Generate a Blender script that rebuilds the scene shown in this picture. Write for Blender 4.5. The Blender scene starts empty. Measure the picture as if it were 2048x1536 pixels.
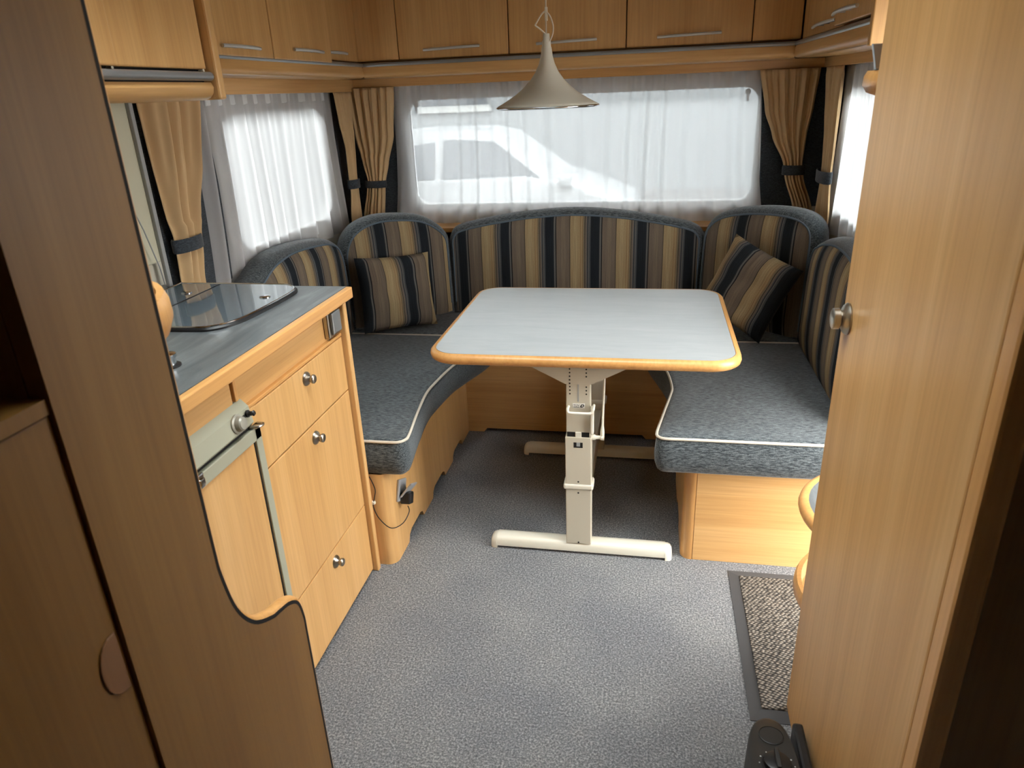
import bpy, bmesh, math, random
from mathutils import Vector, Matrix
random.seed(7)
SC = bpy.context.scene
COL = SC.collection
PI = math.pi

# ------------------------------------------------------------------ camera
YAW, PITCH, ROLL, FPX = math.radians(11.432), math.radians(22.4208), math.radians(-2.4243), 1415.3
cam_d = bpy.data.cameras.new('camera'); cam = bpy.data.objects.new('camera', cam_d); COL.objects.link(cam)
_f = Vector((-math.sin(YAW)*math.cos(PITCH), math.cos(YAW)*math.cos(PITCH), -math.sin(PITCH)))
_r0 = Vector((math.cos(YAW), math.sin(YAW), 0)); _u0 = _r0.cross(_f)
_r = _r0*math.cos(ROLL) + _u0*math.sin(ROLL); _u = -_r0*math.sin(ROLL) + _u0*math.cos(ROLL)
M = Matrix((( _r.x, _u.x, -_f.x, 0), (_r.y, _u.y, -_f.y, 0), (_r.z, _u.z, -_f.z, 1.41), (0, 0, 0, 1)))
cam.matrix_world = M
cam_d.sensor_width = 36.0; cam_d.lens = FPX*36/2048; cam_d.clip_start = .02
cam_d.dof.use_dof = True; cam_d.dof.focus_distance = 2.3; cam_d.dof.aperture_fstop = 7.5
SC.camera = cam
# ------------------------------------------------------------------ world, exposure
W = bpy.data.worlds.new('overcast_sky'); SC.world = W; W.use_nodes = True
bg = W.node_tree.nodes['Background']; bg.inputs[0].default_value = (1.0, .985, .955, 1); bg.inputs[1].default_value = 3.0
SC.view_settings.view_transform = 'Standard'; SC.view_settings.look = 'None'
SC.view_settings.exposure = 2.5; SC.view_settings.gamma = 1.0; SC.view_settings.use_curve_mapping = False
cy = SC.cycles
cy.use_denoising = True; cy.max_bounces = 14; cy.diffuse_bounces = 8; cy.glossy_bounces = 5
cy.transmission_bounces = 8; cy.transparent_max_bounces = 16; cy.sample_clamp_indirect = 8
cy.caustics_reflective = False; cy.caustics_refractive = False

# room dimensions (metres); x right, y towards the rear wall, z up
XL, XR, YB, YF, ZC = -1.40, .73, 3.34, -.9, 1.96

# ------------------------------------------------------------------ materials
def lin(c):
    return tuple((v/255/12.92 if v/255 <= .04045 else ((v/255+.055)/1.055)**2.4) for v in c)
MATS = {}
def newmat(name):
    m = bpy.data.materials.new(name); m.use_nodes = True
    nt = m.node_tree; b = nt.nodes['Principled BSDF']; MATS[name] = m
    return m, nt, b
def node(nt, t, **kw):
    n = nt.nodes.new(t)
    for k, v in kw.items(): setattr(n, k, v)
    return n
def ramp(nt, fac, stops, interp='LINEAR'):
    r = node(nt, 'ShaderNodeValToRGB'); cr = r.color_ramp; cr.interpolation = interp
    while len(cr.elements) < len(stops): cr.elements.new(.5)
    for e, (p, c) in zip(cr.elements, stops):
        e.position = p; e.color = (*lin(c), 1)
    nt.links.new(fac, r.inputs[0]); return r.outputs[0]
def coords(nt, scale, rnd=True, out='Object'):
    tc = node(nt, 'ShaderNodeTexCoord'); mp = node(nt, 'ShaderNodeMapping'); mp.inputs['Scale'].default_value = scale
    if rnd:
        oi = node(nt, 'ShaderNodeObjectInfo'); mu = node(nt, 'ShaderNodeMath', operation='MULTIPLY'); mu.inputs[1].default_value = 7.3
        nt.links.new(oi.outputs['Random'], mu.inputs[0])
        ad = node(nt, 'ShaderNodeVectorMath', operation='ADD')
        nt.links.new(tc.outputs[out], ad.inputs[0]); nt.links.new(mu.outputs[0], ad.inputs[1]); nt.links.new(ad.outputs[0], mp.inputs[0])
    else: nt.links.new(tc.outputs[out], mp.inputs[0])
    return mp.outputs[0]
def noise(nt, vec, scale, detail=4, rough=.5, dist=0):
    n = node(nt, 'ShaderNodeTexNoise'); n.inputs['Scale'].default_value = scale; n.inputs['Detail'].default_value = detail
    n.inputs['Roughness'].default_value = rough; n.inputs['Distortion'].default_value = dist
    nt.links.new(vec, n.inputs['Vector']); return n.outputs['Fac']
def bump(nt, b, h, strength, dist=.002):
    bp = node(nt, 'ShaderNodeBump'); bp.inputs['Strength'].default_value = strength; bp.inputs['Distance'].default_value = dist
    nt.links.new(h, bp.inputs['Height']); nt.links.new(bp.outputs[0], b.inputs['Normal'])
def mixc(nt, fac, a, c, mode='MIX'):
    m = node(nt, 'ShaderNodeMix', data_type='RGBA', blend_type=mode)
    if isinstance(fac, (int, float)): m.inputs[0].default_value = fac
    else: nt.links.new(fac, m.inputs[0])
    nt.links.new(a, m.inputs[6])
    if isinstance(c, tuple): m.inputs[7].default_value = (*lin(c), 1)
    else: nt.links.new(c, m.inputs[7])
    return m.outputs[2]
def plain(name, col, rough=.5, metal=0, spec=.5, coat=0):
    m, nt, b = newmat(name)
    b.inputs['Base Color'].default_value = (*lin(col), 1); b.inputs['Roughness'].default_value = rough
    b.inputs['Metallic'].default_value = metal; b.inputs['Specular IOR Level'].default_value = spec; b.inputs['Coat Weight'].default_value = coat
    return m
def wood(name, axis, c0=(198, 152, 94), c1=(208, 163, 104), c2=(217, 174, 116), rough=.38):
    m, nt, b = newmat(name)
    s = [8, 8, 8]; s[axis] = .5
    s2 = [120, 120, 120]; s2[axis] = 3
    n1 = noise(nt, coords(nt, s), 1.6, 4, .55, .5); n2 = noise(nt, coords(nt, s2), 1.0, 3, .6, .1)
    base = ramp(nt, n1, [(.3, c0), (.5, c1), (.7, c2)])
    fine = ramp(nt, n2, [(.3, (226, 218, 208)), (.6, (255, 255, 255))])
    c = mixc(nt, .5, base, fine, 'MULTIPLY')
    nt.links.new(c, b.inputs['Base Color']); b.inputs['Roughness'].default_value = rough
    bump(nt, b, n2, .06, .0008)
    return m
wood('beech_z', 2); wood('beech_x', 0); wood('beech_y', 1)
wood('beech_edge', 2, (204, 150, 88), (211, 158, 95), (217, 166, 103), .32)
wood('beech_edge_y', 1, (204, 150, 88), (211, 158, 95), (217, 166, 103), .32)
wood('beech_dark', 2, (122, 84, 52), (128, 90, 57), (134, 96, 62), .5)
wood('beech_brown', 2, (122, 86, 38), (128, 92, 42), (134, 98, 47), .42)
def fabric(name, c0, c1, sc=(60, 60, 240), rough=.95):
    m, nt, b = newmat(name)
    n1 = noise(nt, coords(nt, sc, False), 3.0, 3, .7); n2 = noise(nt, coords(nt, (1, 1, 1), False), 420, 2, .6)
    c = ramp(nt, n1, [(.4, c0), (.6, c1)]); c2 = ramp(nt, n2, [(.3, (170, 170, 172)), (.7, (255, 255, 255))])
    nt.links.new(mixc(nt, 1.0, c, c2, 'MULTIPLY'), b.inputs['Base Color'])
    b.inputs['Roughness'].default_value = rough; b.inputs['Specular IOR Level'].default_value = .15
    b.inputs['Sheen Weight'].default_value = .25; b.inputs['Sheen Roughness'].default_value = .5
    bump(nt, b, n1, .35, .0015)
    return m
fabric('blue_fabric', (46, 54, 60), (116, 125, 128), (20, 130, 130))
fabric('blue_panel', (46, 52, 58), (76, 83, 90), (30, 30, 190))

plain('beige_curtain', (196, 166, 124), .8, 0, .2); plain('piping', (206, 198, 182), .6); plain('piping_blue', (84, 98, 110), .8)
def stripes():
    m, nt, b = newmat('striped_fabric')
    tc = node(nt, 'ShaderNodeTexCoord'); sp = node(nt, 'ShaderNodeSeparateXYZ'); nt.links.new(tc.outputs['UV'], sp.inputs[0])
    mu = node(nt, 'ShaderNodeMath', operation='MULTIPLY'); mu.inputs[1].default_value = 1/.2; nt.links.new(sp.outputs[0], mu.inputs[0])
    fr = node(nt, 'ShaderNodeMath', operation='FRACT'); nt.links.new(mu.outputs[0], fr.inputs[0])
    D, G, T, S, O = (46, 51, 57), (124, 124, 121), (136, 123, 109), (188, 165, 126), (172, 138, 102)
    st = [(0, D), (.155, (62, 66, 70)), (.17, G), (.2, (46, 46, 50)), (.225, T), (.33, (146, 131, 114)), (.42, T), (.51, (100, 90, 80)), (.53, S), (.6, (197, 175, 136)), (.68, S), (.745, O), (.76, S), (.79, O),
          (.805, (150, 136, 112)), (.84, (60, 58, 58)), (.855, T), (.885, G), (.9, (70, 74, 80)), (.925, G), (.945, (92, 96, 100)), (.975, D)]
    c = ramp(nt, fr.outputs[0], st, 'CONSTANT')
    mp = node(nt, 'ShaderNodeMapping'); mp.inputs['Scale'].default_value = (330, 900, 1); nt.links.new(tc.outputs['UV'], mp.inputs[0])
    n = noise(nt, mp.outputs[0], 1.0, 2, .7); mp2 = node(nt, 'ShaderNodeMapping'); mp2.inputs['Scale'].default_value = (900, 6, 1); nt.links.new(tc.outputs['UV'], mp2.inputs[0])
    n2 = noise(nt, mp2.outputs[0], 1.0, 2, .6)
    f1 = ramp(nt, n, [(.3, (190, 190, 190)), (.7, (255, 255, 255))]); f2 = ramp(nt, n2, [(.3, (196, 196, 196)), (.7, (255, 255, 255))])
    c = mixc(nt, 1.0, mixc(nt, 1.0, c, f1, 'MULTIPLY'), f2, 'MULTIPLY')
    nt.links.new(c, b.inputs['Base Color']); b.inputs['Roughness'].default_value = .95; b.inputs['Specular IOR Level'].default_value = .1
    bump(nt, b, n, .25, .001)
stripes()
def carpet():
    m, nt, b = newmat('carpet')
    v = coords(nt, (1, 1, 1), False)
    n1 = noise(nt, v, 190, 4, .75); n2 = noise(nt, v, 3.5, 3, .5)
    c = ramp(nt, n1, [(.32, (80, 83, 87)), (.5, (127, 129, 131)), (.68, (188, 189, 189))])
    c2 = ramp(nt, n2, [(.35, (230, 232, 236)), (.65, (255, 255, 254))])
    nt.links.new(mixc(nt, 1.0, c, c2, 'MULTIPLY'), b.inputs['Base Color'])
    b.inputs['Roughness'].default_value = 1; b.inputs['Specular IOR Level'].default_value = .05
    bump(nt, b, n1, .8, .004)
carpet()
def laminate(name, c0, c1, c2, rough, axis=0):
    m, nt, b = newmat(name)
    s = [18, 18, 18]; s[axis] = 3.2
    n1 = noise(nt, coords(nt, s, False), 1.4, 5, .65, .8); n2 = noise(nt, coords(nt, (1, 1, 1), False), 4, 3, .5)
    c = ramp(nt, n1, [(.3, c0), (.52, c1), (.72, c2)])
    nt.links.new(c, b.inputs['Base Color']); b.inputs['Roughness'].default_value = rough
    b.inputs['Specular IOR Level'].default_value = .6
laminate('table_laminate', (150, 155, 157), (156, 161, 162), (162, 166, 167), .3)
laminate('worktop_laminate', (74, 80, 83), (97, 102, 104), (124, 129, 130), .36, 1)
plain('cream_metal', (196, 189, 170), .42); plain('cream_plastic', (222, 218, 202), .35)
plain('nickel', (176, 170, 158), .3, 1); plain('chrome', (210, 212, 214), .12, 1); plain('alu_rail', (144, 145, 145), .32, .5)
plain('grey_handle', (198, 196, 190), .38, .3)
plain('fridge_grey', (160, 160, 140), .5); plain('fridge_grey_dark', (140, 142, 124), .5)
plain('black_plastic', (24, 24, 25), .42); plain('dark_gap', (14, 11, 9), .9); plain('rubber', (66, 67, 69), .75)
plain('satin_black', (36, 37, 36), .5); plain('white_print', (196, 200, 200), .6)
plain('dial_grey', (158, 156, 144), .35, .3); plain('silver_flap', (172, 174, 176), .3, .25); plain('lamp_shade', (204, 199, 184), .3); plain('lamp_cord', (206, 196, 176), .5)
plain('wall_cream', (206, 202, 186), .7); plain('ceiling_white', (206, 202, 192), .75)
plain('white_frame', (222, 224, 224), .4); plain('blind_beige', (196, 192, 168), .7); plain('window_grey', (150, 152, 150), .5)
plain('silver_switch', (150, 152, 152), .3, .7); plain('sticker_white', (228, 228, 222), .5)
plain('car_paint', (134, 136, 138), .3, 0, .5, .4); plain('car_glass', (60, 66, 72), .1); plain('tyre', (22, 22, 23), .8)
plain('caravan_white', (150, 151, 149), .45); plain('red_light', (196, 40, 34), .4); plain('blue_stripe', (74, 96, 132), .5)
plain('tarmac', (90, 90, 90), .95); plain('building_grey', (108, 112, 114), .9); plain('roof_grey', (92, 92, 94), .9)
def glass(name, col, gl, rough=.02):
    m, nt, b = newmat(name); nt.nodes.remove(b); o = nt.nodes['Material Output']
    t = node(nt, 'ShaderNodeBsdfTransparent'); t.inputs[0].default_value = (*lin(col), 1)
    g = node(nt, 'ShaderNodeBsdfGlossy'); g.inputs['Roughness'].default_value = rough
    fr = node(nt, 'ShaderNodeFresnel'); fr.inputs[0].default_value = 1.45
    mx = node(nt, 'ShaderNodeMixShader'); nt.links.new(fr.outputs[0], mx.inputs[0])
    nt.links.new(t.outputs[0], mx.inputs[1]); nt.links.new(g.outputs[0], mx.inputs[2]); nt.links.new(mx.outputs[0], o.inputs[0])
glass('window_glass', (238, 242, 244), .05)
m, nt, b = newmat('smoked_glass'); b.inputs['Base Color'].default_value = (*lin((96, 106, 112)), 1); b.inputs['Roughness'].default_value = .06
b.inputs['Specular IOR Level'].default_value = .8; b.inputs['Coat Weight'].default_value = .5; b.inputs['Coat Roughness'].default_value = .03
def sheer():
    m, nt, b = newmat('net_voile'); nt.nodes.remove(b); o = nt.nodes['Material Output']
    t = node(nt, 'ShaderNodeBsdfTransparent'); tr = node(nt, 'ShaderNodeBsdfTranslucent'); d = node(nt, 'ShaderNodeBsdfDiffuse')
    t.inputs[0].default_value = (.8, .8, .8, 1); tr.inputs[0].default_value = (.66, .66, .66, 1); d.inputs[0].default_value = (.88, .87, .87, 1)
    m1 = node(nt, 'ShaderNodeMixShader'); m1.inputs[0].default_value = .45
    nt.links.new(tr.outputs[0], m1.inputs[1]); nt.links.new(d.outputs[0], m1.inputs[2])
    lw = node(nt, 'ShaderNodeLayerWeight'); lw.inputs[0].default_value = .35
    mr = node(nt, 'ShaderNodeMapRange'); mr.inputs['To Min'].default_value = .62; mr.inputs['To Max'].default_value = 1.0
    nt.links.new(lw.outputs['Facing'], mr.inputs['Value'])
    m2 = node(nt, 'ShaderNodeMixShader'); nt.links.new(mr.outputs[0], m2.inputs[0])
    nt.links.new(t.outputs[0], m2.inputs[1]); nt.links.new(m1.outputs[0], m2.inputs[2]); nt.links.new(m2.outputs[0], o.inputs[0])
sheer()
def matweave():
    m, nt, b = newmat('mat_weave')
    v = coords(nt, (1, 1, 1), False)
    vo = node(nt, 'ShaderNodeTexVoronoi'); vo.inputs['Scale'].default_value = 1.0; vo.inputs['Randomness'].default_value = .35
    mp = node(nt, 'ShaderNodeMapping'); mp.inputs['Scale'].default_value = (95, 135, 1); mp.inputs['Rotation'].default_value = (0, 0, .5)
    nt.links.new(v, mp.inputs[0]); nt.links.new(mp.outputs[0], vo.inputs['Vector'])
    c = ramp(nt, vo.outputs['Distance'], [(.15, (150, 142, 130)), (.42, (84, 78, 70)), (.6, (26, 24, 22))])
    nt.links.new(c, b.inputs['Base Color']); b.inputs['Roughness'].default_value = .9
    inv = node(nt, 'ShaderNodeMath', operation='SUBTRACT'); inv.inputs[0].default_value = 1; nt.links.new(vo.outputs['Distance'], inv.inputs[1])
    bump(nt, b, inv.outputs[0], .9, .006)
matweave()

# ------------------------------------------------------------------ mesh helpers
def box(bm, x0, x1, y0, y1, z0, z1, bev=0, seg=2):
    vs = [bm.verts.new(p) for p in ((x0,y0,z0),(x1,y0,z0),(x1,y1,z0),(x0,y1,z0),(x0,y0,z1),(x1,y0,z1),(x1,y1,z1),(x0,y1,z1))]
    fs = [bm.faces.new([vs[i] for i in q]) for q in ((3,2,1,0),(4,5,6,7),(0,1,5,4),(1,2,6,5),(2,3,7,6),(3,0,4,7))]
    if bev:
        es = list({e for f in fs for e in f.edges})
        bmesh.ops.bevel(bm, geom=es, offset=bev, segments=seg, profile=.5, affect='EDGES', clamp_overlap=True)
    return bm
def B(*a, **k): return box(bmesh.new(), *a, **k)
def loft(bm, rings, closed=True, cap0=True, cap1=True, uvs=None):
    """rings: list of lists of Vector, bridged in order"""
    R = [[bm.verts.new(p) for p in r] for r in rings]; n = len(R[0])
    for a, b2 in zip(R, R[1:]):
        for i in range(n if closed else n-1):
            j = (i+1) % n
            bm.faces.new((a[i], a[j], b2[j], b2[i]))
    if cap0 and closed: bm.faces.new(list(reversed(R[0])))
    if cap1 and closed: bm.faces.new(R[-1])
    return R
def tube(bm, pts, r, n=8, cap=True):
    pts = [Vector(p) for p in pts]; rings = []
    up = Vector((0, 0, 1)); prev = None
    for i, p in enumerate(pts):
        t = (pts[min(i+1, len(pts)-1)] - pts[max(i-1, 0)]).normalized()
        a = prev if prev is not None else (up if abs(t.dot(up)) < .9 else Vector((1, 0, 0)))
        s = t.cross(a).normalized(); a2 = s.cross(t).normalized(); prev = a2
        rr = r[i] if isinstance(r, (list, tuple)) else r
        rings.append([p + s*math.cos(2*PI*k/n)*rr + a2*math.sin(2*PI*k/n)*rr for k in range(n)])
    loft(bm, rings, True, cap, cap); return bm
def lathe(bm, prof, base, axis=(0, 0, 1), n=24, cap0=True, cap1=True):
    ax = Vector(axis).normalized(); a = Vector((0, 0, 1)) if abs(ax.z) < .9 else Vector((1, 0, 0))
    s = ax.cross(a).normalized(); t = ax.cross(s).normalized(); base = Vector(base)
    loft(bm, [[base + ax*h + (s*math.cos(2*PI*k/n) + t*math.sin(2*PI*k/n))*r for k in range(n)] for r, h in prof], True, cap0, cap1)
    return bm
def prism(bm, poly, f, d0, d1, bev=0):
    """poly of 2-D points, f(u,v,d)->point; extruded from depth d0 to d1"""
    a = [bm.verts.new(f(u, v, d0)) for u, v in poly]; c = [bm.verts.new(f(u, v, d1)) for u, v in poly]; n = len(a)
    fs = [bm.faces.new(list(reversed(a))), bm.faces.new(c)]
    for i in range(n): fs.append(bm.faces.new((a[i], a[(i+1) % n], c[(i+1) % n], c[i])))
    bmesh.ops.recalc_face_normals(bm, faces=fs)
    if bev:
        es = [e for e in {e for f2 in fs[:2] for e in f2.edges}]
        bmesh.ops.bevel(bm, geom=es, offset=bev, segments=2, profile=.5, affect='EDGES', clamp_overlap=True)
    return bm
FXZ = lambda u, v, d: (u, d, v)                 # polygon in the x,z plane, depth along y
FYZ = lambda u, v, d: (d, u, v)                 # polygon in the y,z plane, depth along x
FXY = lambda u, v, d: (u, v, d)
def rrect(u0, u1, v0, v1, r, n=6):
    out = []
    for cx, cy, a0 in ((u1-r, v1-r, 0), (u0+r, v1-r, PI/2), (u0+r, v0+r, PI), (u1-r, v0+r, 1.5*PI)):
        for k in range(n+1): out.append((cx + r*math.cos(a0+PI/2*k/n), cy + r*math.sin(a0+PI/2*k/n)))
    return out
def smooth_path(pts, sub=6, closed=False):
    P = [Vector(p) for p in pts]; out = []; n = len(P)
    for i in range(n if closed else n-1):
        g = lambda k: P[k % n] if closed else P[max(0, min(n-1, k))]
        p0, p1, p2, p3 = g(i-1), g(i), g(i+1), g(i+2)
        for s in range(sub):
            t = s/sub
            out.append(.5*((2*p1) + (p2-p0)*t + (2*p0-5*p1+4*p2-p3)*t*t + (3*p1-p0-3*p2+p3)*t*t*t))
    if not closed: out.append(P[-1])
    return out
def obj(name, bm, m, parent=None, smooth=False, label=None):
    me = bpy.data.meshes.new(name)
    bmesh.ops.recalc_face_normals(bm, faces=bm.faces[:]); bm.to_mesh(me); bm.free()
    o = bpy.data.objects.new(name, me); COL.objects.link(o)
    me.materials.append(MATS[m])
    if smooth:
        for p in me.polygons: p.use_smooth = True
        try: me.set_sharp_from_angle(angle=math.radians(smooth if smooth > 1 else 42))
        except Exception: pass
    if parent is not None:
        o.parent = parent; o.matrix_parent_inverse = Matrix.Translation(-base_of(parent))
    if label: o['label'] = label
    return o
def base_of(o):
    v = Vector(o.location)
    while o.parent is not None:
        o = o.parent
        if o.type == 'EMPTY': v = Vector(o.location); return v
    return v if o.type == 'EMPTY' else Vector((0, 0, 0))
def sub(name, bm, m, parent, smooth=False, label=None):
    """a sub-part: child of a part whose mesh is already in world coordinates"""
    o = obj(name, bm, m, None, smooth, label); o.parent = parent; o.matrix_parent_inverse = Matrix.Identity(4)
    return o
def thing(name, label, cat, loc=(0, 0, 0), group=None):
    o = bpy.data.objects.new(name, None); COL.objects.link(o); o.location = loc; o.empty_display_size = .05
    o['label'] = label; o['category'] = cat
    if group: o['group'] = group
    return o
def tag(o, label, cat, group=None):
    o['label'] = label; o['category'] = cat
    if group: o['group'] = group
    return o
def struct(name, bm, m, label=None, smooth=False, parent=None):
    o = obj(name, bm, m, parent, smooth)
    if parent is None: o['kind'] = 'structure'
    if label: o['label'] = label
    return o
def wall_grid(f, u0, u1, v0, v1, d0, d1, holes):
    bm = bmesh.new()
    us = sorted({u0, u1, *[h[0] for h in holes], *[h[1] for h in holes]}); vs = sorted({v0, v1, *[h[2] for h in holes], *[h[3] for h in holes]})
    for a, b2 in zip(us, us[1:]):
        for c, d in zip(vs, vs[1:]):
            mu, mv = (a+b2)/2, (c+d)/2
            if any(h[0] < mu < h[1] and h[2] < mv < h[3] for h in holes): continue
            p, q = f(a, c, d0), f(b2, d, d1)
            box(bm, min(p[0], q[0]), max(p[0], q[0]), min(p[1], q[1]), max(p[1], q[1]), min(p[2], q[2]), max(p[2], q[2]))
    return bm

# ------------------------------------------------------------------ room shell
WB = (-1.14, .47, .89, 1.425)       # rear window   x0 x1 z0 z1
WL = (2.2, 3.02, .90, 1.41)         # left window   y0 y1 z0 z1
WR = (2.2, 3.02, .90, 1.41)
WK = (1.0, 1.74, 1.0, 1.40)         # kitchen window
DR = (1.395, 1.935, 0.0, 1.60)        # entry door
SK = (-.86, .19, .86, 1.70)        # roof hatch, enlarged for more daylight    x0 x1 y0 y1
T = .035
struct('floor', B(XL, XR, YF, YB, -.05, 0), 'carpet', 'grey-blue flecked carpet on the floor')
struct('ceiling', wall_grid(FXY, XL, XR, YF, YB, ZC, ZC+T, [SK]), 'ceiling_white', 'white ceiling with a roof hatch')
struct('wall_rear', wall_grid(FXZ, XL-T, XR+T, -.05, ZC+T, YB, YB+T, [WB]), 'wall_cream', 'cream rear wall with the wide window')
struct('wall_left', wall_grid(FYZ, YF, YB, -.05, ZC+T, XL-T, XL, [WL, WK]), 'wall_cream', 'cream left wall with two windows')
struct('wall_right', wall_grid(FYZ, YF, YB, -.05, ZC+T, XR, XR+T, [WR, DR]), 'wall_cream', 'cream right wall with window and doorway')
struct('wall_front', B(XL-T, XR+T, YF-T, YF, -.05, ZC+T), 'beech_brown', 'wooden partition wall behind the viewer')
def window(n, f, h, d_in, d_out, label, cassette=True):
    """frame ring, pane and top cassette round an opening h in the wall; d_in = inner face"""
    s = 1 if d_out > d_in else -1
    o = rrect(h[0]-.02, h[1]+.02, h[2]-.02, h[3]+.02, .05); i = rrect(h[0]+.035, h[1]-.035, h[2]+.035, h[3]-.035, .06)
    bm = bmesh.new(); rings = []
    for poly, d in ((o, d_in), (o, d_in-.012*s), (i, d_in-.012*s), (i, d_out)): rings.append([Vector(f(u, v, d)) for u, v in poly])
    loft(bm, rings, True, False, False)
    fr = struct('window_%d' % n, bm, 'white_frame', label, 40)
    bm = bmesh.new(); prism(bm, rrect(h[0]+.03, h[1]-.03, h[2]+.03, h[3]-.03, .055), f, d_in+.014*s, d_in+.018*s)
    p = sub('window_pane', bm, 'window_glass', fr)
    bm = bmesh.new(); loft(bm, [[Vector(f(u, v, d)) for u, v in i] for d in (d_in+.006*s, d_in+.024*s)] , True, False, False)
    sub('window_gasket', bm, 'window_grey', fr)
    if cassette:
        bm = bmesh.new(); a, b2 = f(h[0]-.03, h[3]-.005, d_in-.022*s), f(h[1]+.03, h[3]+.045, d_in-.013*s)
        box(bm, min(a[0], b2[0]), max(a[0], b2[0]), min(a[1], b2[1]), max(a[1], b2[1]), a[2], b2[2], .004)
        sub('blind_cassette', bm, 'white_frame', fr)
    return fr
w1 = window(1, FXZ, WB, YB, YB+T, 'wide rear window behind net curtains')
w2 = window(2, FYZ, WL, XL, XL-T, 'left side window behind net curtain')
w3 = window(3, FYZ, WR, XR, XR+T, 'right side window behind net curtain')
w4 = window(4, FYZ, WK, XL, XL-T, 'kitchen window with lowered beige blind', False)
# rear window: two catches at the top corners
for x in (-1.06, .385):
    bm = bmesh.new(); lathe(bm, [(.012, 0), (.012, .01), (.006, .014)], (x, YB-.012, 1.372), (0, -1, 0), 12); box(bm, x-.005, x+.005, YB-.032, YB-.02, 1.335, 1.38, .002)
    sub('window_catch', bm, 'chrome', w1, True)
# kitchen blind, half lowered, with its side rail and white pull strip
bm = bmesh.new(); box(bm, XL+.004, XL+.03, WK[0]-.05, WK[1]+.06, 1.0, 1.43, .004); k_bl = sub('roller_blind', bm, 'blind_beige', w4)
bm = bmesh.new(); box(bm, XL+.03, XL+.042, WK[1]+.045, WK[1]+.06, .925, 1.43, .002); sub('blind_rail', bm, 'window_grey', w4)
bm = bmesh.new(); tube(bm, [(XL+.05, 1.62, 1.37), (XL+.05, 1.66, 1.28), (XL+.05, 1.68, 1.25)], .003, 6); sub('blind_cord', bm, 'white_frame', w4)
bm = bmesh.new(); box(bm, XL+.044, XL+.056, 1.665, 1.685, 1.215, 1.26, .003); sub('cord_toggle', bm, 'cream_plastic', w4)
bm = bmesh.new(); tube(bm, [(XL+.05, 1.675, 1.22), (XL+.05, 1.72, 1.1), (XL+.05, 1.75, .99), (XL+.05, 1.755, .94)], .0018, 6); sub('blind_cord', bm, 'window_grey', w4)
# roof hatch, unseen; tall frame added as a shaft that cuts low daylight
bm = bmesh.new()
for a in ((SK[0]-.03, SK[1]+.03, SK[2]-.03, SK[2]), (SK[0]-.03, SK[1]+.03, SK[3], SK[3]+.03), (SK[0]-.03, SK[0], SK[2], SK[3]), (SK[1], SK[1]+.03, SK[2], SK[3])): box(bm, a[0], a[1], a[2], a[3], ZC-.02, ZC+.22)
w5 = struct('window_5', bm, 'white_frame', 'roof hatch with added light-cutting shaft above the kitchen aisle')
sub('window_pane', B(SK[0], SK[1], SK[2], SK[3], ZC+.20, ZC+.205), 'window_glass', w5)
# entry door, standing open outside
bm = bmesh.new(); box(bm, XR+.045, XR+.085, DR[1]+.02, DR[1]+.56, .0, 1.58, .01); d1 = struct('door_1', bm, 'caravan_white', 'white entry door folded open outside')
bm = bmesh.new()
for a in ((DR[0]-.015, DR[0]+.012, DR[2], DR[3]), (DR[1]-.012, DR[1]+.015, DR[2], DR[3]), (DR[0], DR[1], DR[3]-.012, DR[3]+.015)): box(bm, XR-.006, XR+T+.004, a[0], a[1], a[2], a[3], .003)
struct('trim_1', bm, 'beech_edge', 'wooden frame of the entry doorway')
# pelmet boards above the windows, ledge under them
bm = bmesh.new(); box(bm, XL, XR, 3.29, 3.302, 1.452, 1.53, .002); struct('trim_2', bm, 'beech_x', 'wooden pelmet board above the rear window')
bm = bmesh.new(); box(bm, -1.352, -1.34, 1.83, 3.29, 1.437, 1.53, .002); struct('trim_3', bm, 'beech_y', 'wooden pelmet board above the left window')
bm = bmesh.new(); box(bm, .668, .68, 2.02, 3.29, 1.452, 1.53, .002); struct('trim_4', bm, 'beech_y', 'wooden pelmet board above the right window')
bm = bmesh.new(); box(bm, XL, XR, 3.20, YB, .815, .838, .004); struct('trim_5', bm, 'beech_x', 'wooden ledge below the rear window')
# dark blue padded panels beside the windows
def pan(n, poly, f, d0, d1, label):
    bm = bmesh.new(); prism(bm, poly, f, d0, d1, .004); struct('trim_%d' % n, bm, 'blue_panel', label)
cv = lambda pts: [(p.x, p.y) for p in smooth_path([(a, b2, 0) for a, b2 in pts], 5)]
pan(6, [(XL, 1.47), (XL, .84)] + cv([(-1.16, .84), (-1.15, .90), (-1.128, 1.0), (-1.128, 1.2), (-1.15, 1.35), (-1.155, 1.47)]), FXZ, YB-.022, YB-.002, 'dark blue fabric panel left of the rear window')
pan(7, [(XR, 1.47), (XR, .90)] + cv([(.485, .90), (.468, .92), (.462, 1.05), (.45, 1.25), (.43, 1.47)]), FXZ, YB-.022, YB-.002, 'dark blue fabric panel right of the rear window')
pan(8, [(1.84, 1.47), (1.84, .86), (2.16, .86)] + cv([(2.16, .88), (2.17, 1.0), (2.165, 1.25), (2.14, 1.47)]), FYZ, XL+.002, XL+.016, 'dark blue fabric panel beside the kitchen blind')
pan(9, [(YB-.02, 1.47), (YB-.02, .84)] + cv([(3.13, .84), (3.12, .95), (3.12, 1.15), (3.05, 1.35), (3.04, 1.47)]), FYZ, XL+.002, XL+.016, 'dark blue fabric panel right of the left window')
pan(10, [(YB-.02, 1.47), (YB-.02, .84)] + cv([(3.0, .84), (3.02, .95), (3.05, 1.15), (3.06, 1.35), (3.05, 1.47)]), FYZ, XR-.002, XR-.016, 'dark blue fabric panel in the right rear corner')

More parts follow.
